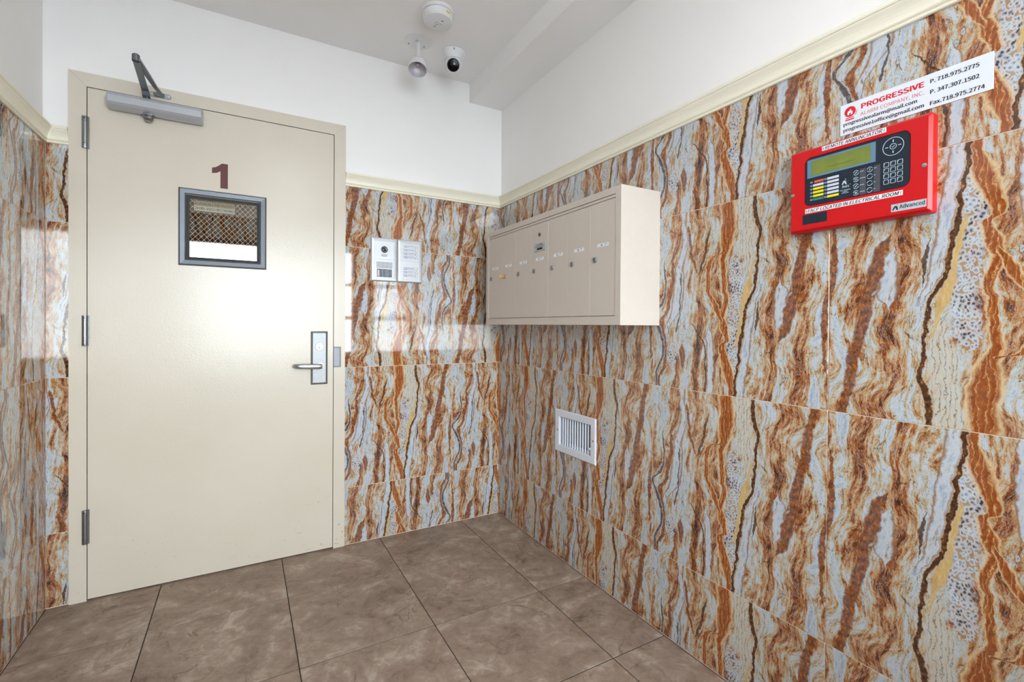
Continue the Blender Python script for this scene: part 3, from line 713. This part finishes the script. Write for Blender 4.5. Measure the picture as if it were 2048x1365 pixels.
edges = [0.2270, 0.3690, 0.5110, 0.6535, 0.7960, 0.9385, 1.0810, 1.2235]
unit = ['1A', '1B', '2A', '2B', '3A', '3B', '4A']
M_SHAD = plain('inner_shadow_steel', (120, 108, 98), 0.6)
for i in range(7):
    a0, a1 = edges[i] - T0 + (0.0014 if i == 0 else 0.0003), edges[i+1] - T0 - (0.0014 if i == 6 else 0.0003)
    dr = G().box(a0, a1, ib0 + 0.0022, dt - 0.0012, DP - 0.010, DP - 0.0016 + 0.0002*(i % 2), 0.0006).build('mailbox_door', M_MAIL, mb)
    la, lz = 0.2569 + 0.1421*i - T0, 1.3672 - Z0
    mat = M_BRASS if i == 1 else M_STEEL
    G().lathe([(0.0105, DP - 0.002), (0.0105, DP + 0.0015), (0.0085, DP + 0.0035), (0.0065, DP + 0.0035), (0.0062, DP + 0.0020), (0.0, DP + 0.0020)], (la, lz, 0), seg=20, cap=False).build('cam_lock', mat, dr, True)
    if i != 1: G().box(la - 0.0008, la + 0.0008, lz - 0.004, lz + 0.004, DP + 0.002, DP + 0.0024).build('keyhole', M_BLACK, dr)
    ca, cb = 0.3022 + 0.1420*i - T0, 1.4175 - Z0
    G().box(ca - 0.031, ca + 0.031, cb - 0.0060, cb + 0.0060, DP - 0.0014, DP - 0.0008).build('name_label', M_PAPER, dr)
    g = G().text(unit[i], ca - 0.012, cb - 0.0032, 0.013, 0.0068, DP - 0.0008, 0.05, 0.2)
    g.ring(ca + 0.016, cb + 0.0002, 0.0032, 0.0012, DP - 0.0006, DP - 0.0003, 60, 290, 14); g.box(ca + 0.016, ca + 0.025, cb + 0.0022, cb + 0.0034, DP - 0.0006, DP - 0.0003)
    g.build('handwriting', M_INK, dr)
    if i == 3:
        p0, p1, q0, q1 = 0.6815 - T0, 0.7775 - T0, 1.4490 - Z0, 1.4895 - Z0
        pl = G().box(p0, p1, q0, q1, DP - 0.0014, DP - 0.0002, 0.0004).build('approval_plate', plain('pale_blue_plate', (190, 196, 196), 0.35, 0.4), dr)
        g = G().text('U.S. MAIL', p0 + 0.022, q1 - 0.0135, 0.052, 0.0085, DP - 0.0002, 0.04)
        g.box(p0 + 0.010, p0 + 0.086, q1 - 0.0190, q1 - 0.0172, DP - 0.0002, DP + 0.0002).box(p0 + 0.026, p0 + 0.070, q0 + 0.0085, q0 + 0.0180, DP - 0.0002, DP + 0.0003)
        g.box(p0 + 0.006, p0 + 0.030, q0 + 0.0030, q0 + 0.0042, DP - 0.0002, DP + 0.0002).box(p0 + 0.060, p0 + 0.090, q0 + 0.0030, q0 + 0.0042, DP - 0.0002, DP + 0.0002)
        g.build('plate_lettering', M_INK, dr)
        G().lathe([(0.0085, DP - 0.002), (0.0085, DP + 0.0012), (0.007, DP + 0.002), (0.0, DP + 0.002)], (0.7270 - T0, 1.5250 - Z0, 0), seg=20, cap=False).build('master_lock', M_DARKSTEEL, dr, True)
        G().box(0.7270 - T0 - 0.0012, 0.7270 - T0 + 0.0012, 1.5250 - Z0 - 0.005, 1.5250 - Z0 + 0.005, DP + 0.0018, DP + 0.0023).build('keyhole', M_BLACK, dr)
ky = thing('key', 'right', (-DP, -(0.2569 + 0.1421), 1.3672), 'small brass key left in the second mailbox lock', 'key')
G().box(-0.0007, 0.0007, -0.0028, 0.0028, 0.0020, 0.016).build('blade', M_BRASS, ky)
G().lathe([(0.0062, -0.0008), (0.0062, 0.0008)], (0.0, 0.0, 0.0205), (1, 0, 0), 20).build('bow', M_BRASS, ky)

# ------------------------------------------------------------------ vent grille
vt = thing('vent_grille', 'right', (0, -0.5935, 0.5155), 'white wall register grille with vertical blades low on the onyx wall', 'vent')
VW, VH = 0.9005 - 0.5935, 0.7185 - 0.5155
ov, oh = (0, VW, 0, VH), (0.6290 - 0.5935, 0.8670 - 0.5935, 0.5505 - 0.5155, 0.6855 - 0.5155)
g = G(); g.loops([rc(ov, 0.0002), rc(ov, 0.0035), rc(shr(ov, 0.004), 0.0065), rc(shr(oh, -0.003), 0.0065), rc(oh, 0.005), rc(oh, -0.045)]); g.build('face_frame', M_VENT, vt)
G().box(oh[0], oh[1], oh[2], oh[3], -0.047, -0.045).build('duct_back', M_BLACK, vt)
for i in range(12):
    ca = oh[0] + 0.021 + 0.0190*i; th = math.radians(78)
    dx, dz = 0.0036*math.cos(th), 0.0036*math.sin(th)
    # blade turned so that its broad side looks towards the viewer
    nx, nz = -math.sin(th)*0.0009, math.cos(th)*0.0009
    cz = -0.004
    g = G(); L = []
    for b in (oh[2] + 0.0005, oh[3] - 0.0005):
        L.append([(ca - dx + nx, b, cz + dz + nz), (ca + dx + nx, b, cz - dz + nz), (ca + dx - nx, b, cz - dz - nz), (ca - dx - nx, b, cz + dz - nz)])
    R = g.loops(L); g.bm.faces.new(R[0][::-1]); g.bm.faces.new(R[1]); g.build('blade', M_VENT, vt)
G().lathe([(0.0055, 0.0), (0.0060, 0.004), (0.0040, 0.007), (0.0, 0.0075)], (0.8590 - 0.5935, 0.5790 - 0.5155, -0.001), seg=14, cap=False).box(0.8575 - 0.5935, 0.8605 - 0.5935, 0.5560 - 0.5155, 0.5800 - 0.5155, -0.002, 0.002).build('damper_lever', M_WHITEPL, vt, True)
for aa, bb in ((0.6172 - 0.5935, 0.6190 - 0.5155), (0.8845 - 0.5935, 0.6195 - 0.5155)):
    G().lathe([(0.0040, 0.0060), (0.0036, 0.0076), (0.0, 0.0080)], (aa, bb, 0), seg=14, cap=False).build('screw', plain('dull_screw', (120, 128, 132), 0.4, 0.7), vt, True)

# ------------------------------------------------------------------ red fire alarm annunciator
PT, PZ = 1.7450, 1.3750
an = thing('alarm_panel', 'right', (0, -PT, PZ), 'red fire alarm remote annunciator with dark keypad and green display', 'alarm panel')
AW, AH, AD = 0.3080, 0.2175, 0.031
oa = (0, AW, 0, AH)
ob_ = (1.7845 - PT, 2.0155 - PT, 1.4400 - PZ, 1.5680 - PZ)
outer = rrect(0, AW, 0, AH, 0.003, 3); 
g = G()
hole = rrect(*ob_, 0.016, 5)
# body: back, sides with a chamfer, front with a recess for the keypad
def grow(P, k, c):
    cx, cy = AW/2, AH/2
    return [(x + (k if x < cx else -k), y + (k if y < cy else -k), c) for x, y in P]
n = 6
big = rrect(0, AW, 0, AH, 0.004, 5)
L = [grow(big, 0, 0.0004), grow(big, 0, AD - 0.007), grow(big, 0.006, AD), [(x, y, AD) for x, y in hole], [(x, y, AD - 0.004) for x, y in hole]]
R = g.loops(L); g.bm.faces.new(R[0][::-1]); g.bm.faces.new(R[-1])
g.build('housing', M_RED, an)
kp = G().prism(rrect(ob_[0] + 0.0012, ob_[1] - 0.0012, ob_[2] + 0.0012, ob_[3] - 0.0012, 0.0150, 5), AD - 0.0042, AD - 0.0012).build('keypad', M_NAVY, an)
KC = AD - 0.0012
def A(t): return t - PT
def Bz(z): return z - PZ
M_FRAMEBL = plain('blue_grey_bezel', (96, 132, 158), 0.35)
M_KEYLN = plain('pale_key_print', (186, 208, 220), 0.5)
M_STRIP = plain('grey_legend_strip', (74, 76, 84), 0.5)
# display
g = G(); q0 = (A(1.7910), A(1.9472), Bz(1.5140), Bz(1.5615)); q1 = (A(1.8010), A(1.9370), Bz(1.5185), Bz(1.5570))
g.loops([rc(q0, KC), rc(q0, KC + 0.0006), rc(q1, KC + 0.0006), rc(q1, KC + 0.0001)]); g.build('display_bezel', M_FRAMEBL, an)
dsp = G().box(q1[0], q1[1], q1[2], q1[3], KC, KC + 0.0003).build('display', M_LCD, an)
g = G()
g.text('SYSTEM NORMAL', A(1.8420), Bz(1.5305), 0.060, 0.0032, KC + 0.0003).build('display_text', plain('lcd_ink', (76, 92, 40), 0.5), dsp)
# indicator lamps and their legend bars
RC = plain('legend_red', (232, 84, 70), 0.5); YC = plain('legend_yellow', (232, 218, 24), 0.5); WC = plain('legend_white', (206, 212, 224), 0.5); GC = plain('legend_green', (52, 128, 112), 0.5)
for r in range(6):
    z = 1.5018 - 0.00915*r
    for cidx in range(2):
        t = 1.7985 if cidx == 0 else 1.8330
        G().prism(rrect(A(t), A(t + 0.0068), Bz(z - 0.0022), Bz(z + 0.0022), 0.0021, 3), KC, KC + 0.0008).build('indicator_lamp', plain('lamp_lens', (120, 140, 160), 0.3) if (r, cidx) == (0, 0) else bpy.data.materials['lamp_lens'], an)
        m = (RC, WC, YC, YC, YC, GC)[r] if cidx == 0 else (YC if r == 5 else WC)
        s0 = t + (0.0105 if (r == 0 and cidx == 0) else 0.0076); s1 = 1.8318 if cidx == 0 else 1.8678
        G().box(A(s0), A(s1), Bz(z - 0.0029), Bz(z + 0.0029), KC, KC + 0.0004).build('legend_bar', m, an)
# maker mark on the keypad
g = G()
g.prism([(A(1.8748), Bz(1.4770)), (A(1.8772), Bz(1.4770)), (A(1.8800), Bz(1.4830)), (A(1.8826), Bz(1.4770)), (A(1.8858), Bz(1.4770)), (A(1.8842), Bz(1.4840)), (A(1.8815), Bz(1.4868)), (A(1.8785), Bz(1.4860)), (A(1.8762), Bz(1.4820))], KC, KC + 0.0003)
g.box(A(1.8822), A(1.8842), Bz(1.4885), Bz(1.4902), KC, KC + 0.0003)
g.text('Axis', A(1.8750), Bz(1.4690), 0.0165, 0.0058, KC, 0.04).box(A(1.8925), A(1.8950), Bz(1.4745), Bz(1.4752), KC, KC + 0.0003)
g.text('Fire Systems', A(1.8712), Bz(1.4612), 0.0235, 0.0034, KC, 0.03).box(A(1.8770), A(1.8880), Bz(1.4582), Bz(1.4592), KC, KC + 0.0003).box(A(1.8745), A(1.8905), Bz(1.4552), Bz(1.4562), KC, KC + 0.0003)
g.build('keypad_emblem', M_KEYLN, an)
# function buttons with legend strips
for t in (1.9143, 1.9436):
    G().box(A(t), A(t + 0.0133), Bz(1.4425), Bz(1.5055), KC, KC + 0.0002).build('legend_strip', M_STRIP, an)
for j, t in enumerate((1.9064, 1.9357)):
    for i in range(4):
        z = 1.4988 - 0.0163*i
        g = G().ring(A(t), Bz(z), 0.0056, 0.0011, KC, KC + 0.0005, 25, 170, 24).ring(A(t), Bz(z), 0.0056, 0.0011, KC, KC + 0.0005, 205, 350, 24)
        if j == 0:
            if i == 1: g.ring(A(t), Bz(z), 0.0022, 0.0010, KC, KC + 0.0004, 0, 360, 14)
            elif i == 3: g.ring(A(t), Bz(z), 0.0018, 0.0016, KC, KC + 0.0004, 0, 360, 12)
            else: g.bar([(A(t) - 0.0024, Bz(z) - 0.0022, KC + 0.0003), (A(t) + 0.0024, Bz(z) + 0.0022, KC + 0.0003)], 0.0016, 0.0004)
        elif i == 0: g.bar([(A(t) - 0.0004, Bz(z) - 0.0030, KC + 0.0003), (A(t) + 0.0004, Bz(z) + 0.0030, KC + 0.0003)], 0.0010, 0.0004)
        ln = ((0.008, 0.012, 0.009, 0.011) if j == 0 else (0.0055, 0.003, 0.003, 0.003))[i]
        g.box(A(t) + 0.0085, A(t) + 0.0085 + ln, Bz(z) - 0.0001, Bz(z) + 0.0011, KC + 0.0002, KC + 0.0005)
        g.build('function_button', M_KEYLN, an)
# navigation ring
g = G().ring(A(1.9820), Bz(1.5389), 0.0202, 0.0011, KC, KC + 0.0005, 0, 360, 48).ring(A(1.9820), Bz(1.5389), 0.0062, 0.0011, KC, KC + 0.0005, 0, 360, 28)
for dx, dz, hx, hz in ((0.0126, 0, 0.0028, 0.0008), (-0.0126, 0, 0.0028, 0.0008), (0, 0.0126, 0.0010, 0.0026), (0, -0.0126, 0.0010, 0.0026)):
    g.box(A(1.9820) + dx - hx, A(1.9820) + dx + hx, Bz(1.5389) + dz - hz, Bz(1.5389) + dz + hz, KC, KC + 0.0005)
g.bar([(A(1.9793), Bz(1.5388), KC + 0.0003), (A(1.9812), Bz(1.5366), KC + 0.0003), (A(1.9848), Bz(1.5412), KC + 0.0003)], 0.0012, 0.0004)
g.build('navigation_button', M_KEYLN, an)
digs = ['1', '2', '3', '4', '5', '6', '7', '8', '9', '*', '0', '#']
for r in range(4):
    for c in range(3):
        t, z = 1.9690 + 0.01335*c, 1.4997 - 0.0133*r
        g = G(); q = (A(t) - 0.0053, A(t) + 0.0053, Bz(z) - 0.0053, Bz(z) + 0.0053)
        P0 = rrect(*q, 0.0014, 3); P1 = rrect(*shr(q, 0.0009), 0.0009, 3)
        g.loops([[(x, y, KC) for x, y in P0], [(x, y, KC + 0.0005) for x, y in P0], [(x, y, KC + 0.0005) for x, y in P1], [(x, y, KC) for x, y in P1]])
        g.text(digs[r*3 + c], q[0] + 0.0004, q[3] - 0.0042, 0.0024, 0.0040, KC + 0.0003, 0.05)
        g.build('number_key', M_KEYLN, an)
# printed strips and plates on the housing
def strip(nm, t0, t1, z0, z1, body, cap, mat, ink, shear, x0, x1, bold=0.0):
    s_ = G().box(A(t0), A(t1), Bz(z0), Bz(z1), AD, AD + 0.0003).build(nm, mat, an)
    g = G().text(body, A(x0), Bz(z0) + ((z1 - z0) - cap)/2, x1 - x0, cap, AD + 0.0003, bold, shear)
    return s_, g
s_, g = strip('label_strip', 1.8276, 1.9686, 1.5760, 1.5875, 'REMOTE ANNUNCIATOR', 0.0082, M_PAPER, M_INK, 0.22, 1.8345, 1.9600, 0.03)
for dz in (0, 0.0024, 0.0048): g.box(A(1.8298), A(1.8318), Bz(1.5785) + dz, Bz(1.5785) + dz + 0.0017, AD + 0.0003, AD + 0.0005)
g.bar([(A(1.9640), Bz(1.5778), AD + 0.0005), (A(1.9655), Bz(1.5855), AD + 0.0005)], 0.0008, 0.0003)
g.build('label_lettering', M_INK, s_)
s_, g = strip('label_strip', 1.7871, 2.0021, 1.4224, 1.4340, 'FACP LOCATED IN ELECTRICAL ROOM', 0.0082, M_PAPER, M_INK, 0.22, 1.7940, 1.9935, 0.03)
for dz in (0, 0.0024, 0.0048): g.box(A(1.7893), A(1.7915), Bz(1.4248) + dz, Bz(1.4248) + dz + 0.0017, AD + 0.0003, AD + 0.0005)
g.bar([(A(1.9975), Bz(1.4243), AD + 0.0005), (A(1.9990), Bz(1.4320), AD + 0.0005)], 0.0008, 0.0003)
g.build('label_lettering', M_INK, s_)
s_ = G().box(A(1.9800), A(2.0452), Bz(1.3870), Bz(1.4044), AD, AD + 0.0004).build('maker_plate', plain('silver_plate', (196, 204, 214), 0.4, 0.2), an)
g = G().text('Advanced', A(1.9960), Bz(1.3925), 0.0465, 0.0088, AD + 0.0004, 0.02)
g.prism([(A(1.9825), Bz(1.3905)), (A(1.9850), Bz(1.3905)), (A(1.9886), Bz(1.3968)), (A(1.9906), Bz(1.3905)), (A(1.9938), Bz(1.3905)), (A(1.9922), Bz(1.3975)), (A(1.9900), Bz(1.4000)), (A(1.9868), Bz(1.3996)), (A(1.9842), Bz(1.3950))], AD + 0.0004, AD + 0.0007)
g.box(A(1.9912), A(1.9926), Bz(1.4015), Bz(1.4028), AD + 0.0004, AD + 0.0007); g.build('plate_lettering', M_INK, s_)
G().box(A(1.7810), A(1.8415), Bz(1.3935), Bz(1.4190), AD - 0.002, AD + 0.0004).build('blank_window', M_NAVY, an)
for t in (1.7540, 2.0405):
    G().lathe([(0.0048, AD - 0.001), (0.0046, AD + 0.001), (0.0020, AD + 0.0016), (0.0, AD + 0.0016)], (A(t), Bz(1.4780), 0), seg=18, cap=False).build('screw', M_CHROME, an, True)

# ------------------------------------------------------------------ contact sign above it
ST, SZ = 1.8558, 1.6092
sg = thing('contact_sign', 'right', (0, -ST, SZ), 'white alarm company contact sign above the red panel', 'sign')
G().box(0, 2.1420 - ST, 0, 0.0775, 0.0002, 0.0020, 0.0004).build('board', plain('white_sign_board', (226, 231, 238), 0.3, var=0.01), sg)
SC = 0.0020
def sa(t): return t - ST
G().text('PROGRESSIVE', sa(1.9030), 0.0530, 0.1255, 0.0124, SC, 0.075).build('company_name', M_REDINK, sg)
G().text('ALARM COMPANY, INC.', sa(1.9015), 0.0362, 0.1265, 0.0088, SC, 0.0).build('company_line', plain('light_red_ink', (216, 96, 96), 0.55), sg)
G().text('progressivealarm@mail.com', sa(1.8636), 0.0228, 0.1521, 0.0083, SC, 0.05).text('progressive1office@gmail.com', sa(1.8636), 0.0080, 0.1647, 0.0083, SC, 0.05).build('email_lines', M_INK, sg)
G().text('P. 718.975.2775', sa(2.0388), 0.0556, 0.0815, 0.0088, SC, 0.05).text('P. 347.307.1502', sa(2.0390), 0.0322, 0.0815, 0.0088, SC, 0.05).text('Fax.718.975.2774', sa(2.0388), 0.0070, 0.0905, 0.0088, SC, 0.05).build('phone_lines', M_INK, sg)
lx, lz = sa(1.8785), 1.6648 - SZ
em = G().lathe([(0.0128, SC), (0.0128, SC + 0.0003)], (lx, lz, 0), seg=36).box(lx - 0.0100, lx + 0.0085, lz - 0.0162, lz - 0.0140, SC, SC + 0.0003).box(lx - 0.0108, lx + 0.0092, lz - 0.0210, lz - 0.0180, SC, SC + 0.0003)
em.bar([(lx + 0.0115, lz - 0.0120, SC + 0.00015), (lx + 0.0140, lz - 0.0070, SC + 0.00015), (lx + 0.0145, lz - 0.0030, SC + 0.00015), (lx + 0.0172, lz - 0.0018, SC + 0.00015)], 0.0013, 0.0003)
em = em.build('bell_emblem', M_REDINK, sg)
fp = [(-.0052, -.0078), (.0046, -.0078), (.0062, -.0030), (.0048, .0012), (.0034, -.0012), (.0026, .0040), (.0008, .0072), (.0002, .0018), (-.0012, .0046), (-.0026, .0006), (-.0036, .0028), (-.0062, -.0026)]
G().prism([(lx + x, lz + z) for x, z in fp], SC + 0.0003, SC + 0.0006).build('flame', M_PAPER, em)
G().prism([(lx + x, lz + z) for x, z in ((-.0016, -.0078), (.0014, -.0078), (.0022, -.0050), (.0004, -.0020), (-.0004, -.0048), (-.0022, -.0040))], SC + 0.0006, SC + 0.0008).build('flame_core', M_REDINK, em)

# ------------------------------------------------------------------ intercom on the back wall
def ipanel(name, a0, label, cat):
    t = thing(name, 'back', (a0, 0, 1.3480), label, cat)
    r = (0, 0.1345, 0, 0.2255)
    g = G(); R = g.loops([rc(r, 0.0003), rc(r, 0.012), rc(shr(r, 0.0045), 0.0165), rc((0.0140, 0.1215, 0.0160, 0.2075), 0.0175)]); g.bm.faces.new(R[0][::-1]); g.bm.faces.new(R[-1])
    g.build('surround', M_SILVERP, t); return t
M_SILV2 = plain('brushed_silver_face', (204, 206, 210), 0.4, 0.25, var=0.01)
ic = ipanel('video_doorbell', -0.7583, 'silver video intercom station with round camera and speaker holes', 'intercom')
fm = G().box(0.0155, 0.1200, 0.1135, 0.2062, 0.0160, 0.0188, 0.0006).build('camera_module', M_SILV2, ic)
G().ring(0.0668, 0.1640, 0.0290, 0.0030, 0.0186, 0.0196, seg=40).build('camera_ring', M_SILVERP, fm)
G().lathe([(0.0180, 0.0186), (0.0180, 0.0200), (0.0150, 0.0205), (0.0125, 0.0192), (0.0, 0.0192)], (0.0668, 0.1640, 0), seg=32, cap=False).build('camera_bezel', plain('grey_lens_ring', (84, 88, 96), 0.3), fm, True)
G().lathe([(0.0080, 0.0190), (0.0070, 0.0206), (0.0040, 0.0216), (0.0, 0.0218)], (0.0668, 0.1640, 0), seg=24, cap=False).build('lens', M_BLACKGL, fm, True)
pr = rrect(0.0518, 0.0818, 0.1285, 0.1387, 0.0050, 5); g = G(); g.loops([[(x, y, 0.0186) for x, y in pr], [(x, y, 0.0198) for x, y in pr]]); R = g.loops([[(x, y, 0.0198) for x, y in pr]]); g.bm.faces.new(R[0]); pg = g.build('light_window', plain('grey_light_window', (110, 114, 122), 0.35), fm)
G().prism(rrect(0.0540, 0.0796, 0.1305, 0.1367, 0.0030, 4), 0.0198, 0.0201).build('light_lens', plain('pale_lens', (188, 190, 196), 0.3), pg)
sm = G().box(0.0155, 0.1200, 0.0170, 0.1118, 0.0160, 0.0186, 0.0006).build('speaker_module', M_SILV2, ic)
g = G()
for i in range(12):
    for j in range(5): g.box(0.0298 + 0.00695*i - 0.0021, 0.0298 + 0.00695*i + 0.0021, 0.0965 - 0.00665*j - 0.0021, 0.0965 - 0.00665*j + 0.0021, 0.0184, 0.0188)
tag(g.build('speaker_holes', M_BLACK, sm), kind='stuff')
dk = G().box(0.0288, 0.1068, 0.0210, 0.0625, 0.0180, 0.0189).build('call_window', plain('smoked_call_window', (44, 48, 62), 0.12), sm)
G().box(0.0320, 0.0420, 0.0250, 0.0580, 0.0189, 0.0192).box(0.0565, 0.0580, 0.0210, 0.0625, 0.0189, 0.0192).build('call_legend', plain('pale_legend', (196, 198, 204), 0.4), dk)
G().prism(rrect(0.0720, 0.0900, 0.0240, 0.0600, 0.006, 4), 0.0189, 0.0192).build('call_symbol', plain('blue_grey_symbol', (116, 124, 142), 0.4), dk)
cp = ipanel('call_button_panel', -0.6208, 'silver intercom call panel with two blocks of name plates and buttons', 'intercom')
for b0, b1 in ((0.1120, 0.2062), (0.0170, 0.1103)):
    G().box(0.0125, 0.1195, b0, b1, 0.0160, 0.0186, 0.0006).build('button_module', M_SILV2, cp)
M_NAME = plain('name_card', (206, 208, 220), 0.35)
for k, z in enumerate((1.5345, 1.5158, 1.4972, 1.4786, 1.4185, 1.3998, 1.3812)):
    b = z - 1.3480 + 0.001
    npz = G().box(0.0290, 0.0905, b - 0.0070, b + 0.0058, 0.0184, 0.0192, 0.0004).build('name_plate', M_NAME, cp)
    G().box(0.0290, 0.0905, b + 0.0040, b + 0.0060, 0.0190, 0.0196).build('plate_shade', plain('plate_edge', (128, 130, 146), 0.4) if k == 0 else bpy.data.materials['plate_edge'], npz)
    G().text(['1A', '1B', '2A', '2B', '3A', '3B', '4A'][k], 0.0380, b - 0.0042, 0.0120, 0.0065, 0.0192, 0.03).build('name_lettering', plain('faded_name_ink', (112, 112, 124), 0.5) if k == 0 else bpy.data.materials['faded_name_ink'], npz)
    G().lathe([(0.0068, 0.0184), (0.0068, 0.0192), (0.0058, 0.0205), (0.0048, 0.0220), (0.0, 0.0224)], (0.1012, b, 0), seg=20, cap=False).build('call_button', M_CHROME, cp, True)

# ------------------------------------------------------------------ ceiling fittings
sd = thing('smoke_detector', 'ceiling', (-0.585, -0.500, CZ), 'round white smoke detector with yellow sticker on the ceiling', 'smoke detector')
G().lathe([(0.0690, 0.0), (0.0690, 0.008), (0.0660, 0.012), (0.0600, 0.013), (0.0600, 0.017)], seg=44).build('base', M_WHITEPL, sd, True)
bd = G().lathe([(0.0600, 0.016), (0.0655, 0.0175), (0.0655, 0.040), (0.0610, 0.047), (0.0540, 0.0495), (0.0, 0.0515)], seg=44, cap=False).build('cover', M_WHITEPL, sd, True)
ca_ = math.atan2(2.0, 0.25)   # local: Y points towards the viewer
rr = 0.0657
g = G(); g.loops([[(rr*math.cos(ca_ - .30 + t), rr*math.sin(ca_ - .30 + t), z) for t in (-.16, -.08, 0, .08, .16)] for z in (0.0245, 0.0335)], False); g.build('sticker', plain('yellow_sticker', (222, 196, 20), 0.5), bd)
G().ring(-0.002, -0.006, 0.0085, 0.0016, 0.0500, 0.0520, seg=24).box(-0.012, -0.008, 0.010, 0.011, 0.0502, 0.0516).box(0.012, 0.022, -0.0035, -0.0015, 0.0500, 0.0516).box(-0.009, 0.003, -0.0320, -0.0280, 0.0498, 0.0514).box(0.008, 0.020, 0.018, 0.024, 0.0500, 0.0514).build('test_button', plain('grey_print', (150, 150, 152), 0.5), bd)

fl_ = thing('emergency_spotlight', 'ceiling', (-0.586, -0.238, CZ), 'white bell-shaped remote spotlight on a round ceiling plate', 'spotlight')
G().lathe([(0.0665, 0.0), (0.0665, 0.002), (0.050, 0.0045), (0.0, 0.0065)], seg=40, cap=False).build('mounting_plate', M_WHITEPL, fl_, True)
G().box(-0.020, -0.008, 0.010, 0.022, 0.004, 0.0066).build('plate_tab', plain('plate_tab_grey', (196, 196, 196), 0.5), fl_)
for x, y in ((0.034, -0.018), (-0.040, -0.030)): G().lathe([(0.0035, 0.003), (0.003, 0.0068)], (x, y, 0), seg=10).build('screw', M_DARKSTEEL, fl_)
G().lathe([(0.012, 0.004), (0.012, 0.020), (0.009, 0.023), (0.009, 0.070)], seg=20).build('stem', M_WHITEPL, fl_, True)
kn = G().lathe([(0.0085, -0.014), (0.0085, 0.014)], (0, 0, 0.080), (1, 0, 0), 18).box(-0.010, 0.010, -0.010, 0.010, 0.070, 0.092, 0.002).build('swivel', M_WHITEPL, fl_, True)
kd = Vector((-0.18, 0.36, 0.92)).normalized()
hd = G().lathe([(0.010, 0.0), (0.014, 0.004), (0.026, 0.009), (0.036, 0.018), (0.042, 0.032), (0.0445, 0.050), (0.0450, 0.066), (0.0436, 0.067), (0.0428, 0.065)], Vector((0, 0, 0.090)) , kd, 36, False).build('lamp_head', M_WHITEPL, fl_, True)
G().lathe([(0.0432, 0.064), (0.040, 0.048), (0.032, 0.032), (0.018, 0.021), (0.0, 0.018)], Vector((0, 0, 0.090)), kd, 36, False).build('reflector', plain('reflector_silver', (206, 202, 206), 0.5, 0.3), hd, True)
G().lathe([(0.009, 0.019), (0.012, 0.028), (0.010, 0.038), (0.0, 0.044)], Vector((0, 0, 0.090)), kd, 20, False).build('bulb', plain('lilac_bulb', (196, 186, 206), 0.2), hd, True)

cpos = Vector((-0.402, -0.236, CZ))
cm = thing('security_camera', 'ceiling', cpos, 'white turret security camera with black lens on the ceiling', 'camera')
G().lathe([(0.0585, 0.0), (0.0585, 0.006), (0.0560, 0.014), (0.0500, 0.022), (0.0455, 0.030), (0.0440, 0.040)], seg=44).build('mounting_ring', M_WHITEPL, cm, True)
G().lathe([(0.005, 0), (0.005, 0.003)], (-0.018, 0.0545, 0.010), (-0.3, 1, 0.1), 12).build('lock_screw', plain('ring_screw_grey', (170, 172, 172), 0.4, 0.4), cm)
ax = Vector((-1.32624, -2.50115, 1.11962)) - Vector((-0.402, -0.236, 2.446)); ax = Vector((ax.x, -ax.y, -ax.z)).normalized()
bc = Vector((0, 0, 0.061))
ball = [(0.0445*math.sin(math.radians(q)), -0.0445*math.cos(math.radians(q))) for q in range(0, 131, 10)]
ball = [(max(r, 1e-4), h) for r, h in ball]
tb = G().lathe(ball + [(0.0340, 0.0330), (0.0335, 0.0420), (0.0310, 0.0440)], bc, ax, 40, False).build('turret', M_WHITEPL, cm, True)
G().lathe([(0.0290, 0.0436), (0.0262, 0.0446), (0.0, 0.0446)], bc, ax, 36, False).build('lens_window', plain('black_lens_window', (6, 6, 8), 0.25, spec=0.2), tb, True)
G().lathe([(0.0120, 0.0447), (0.0090, 0.0455), (0.0, 0.0458)], bc, ax, 24, False).build('lens', M_BLACKGL, tb, True)
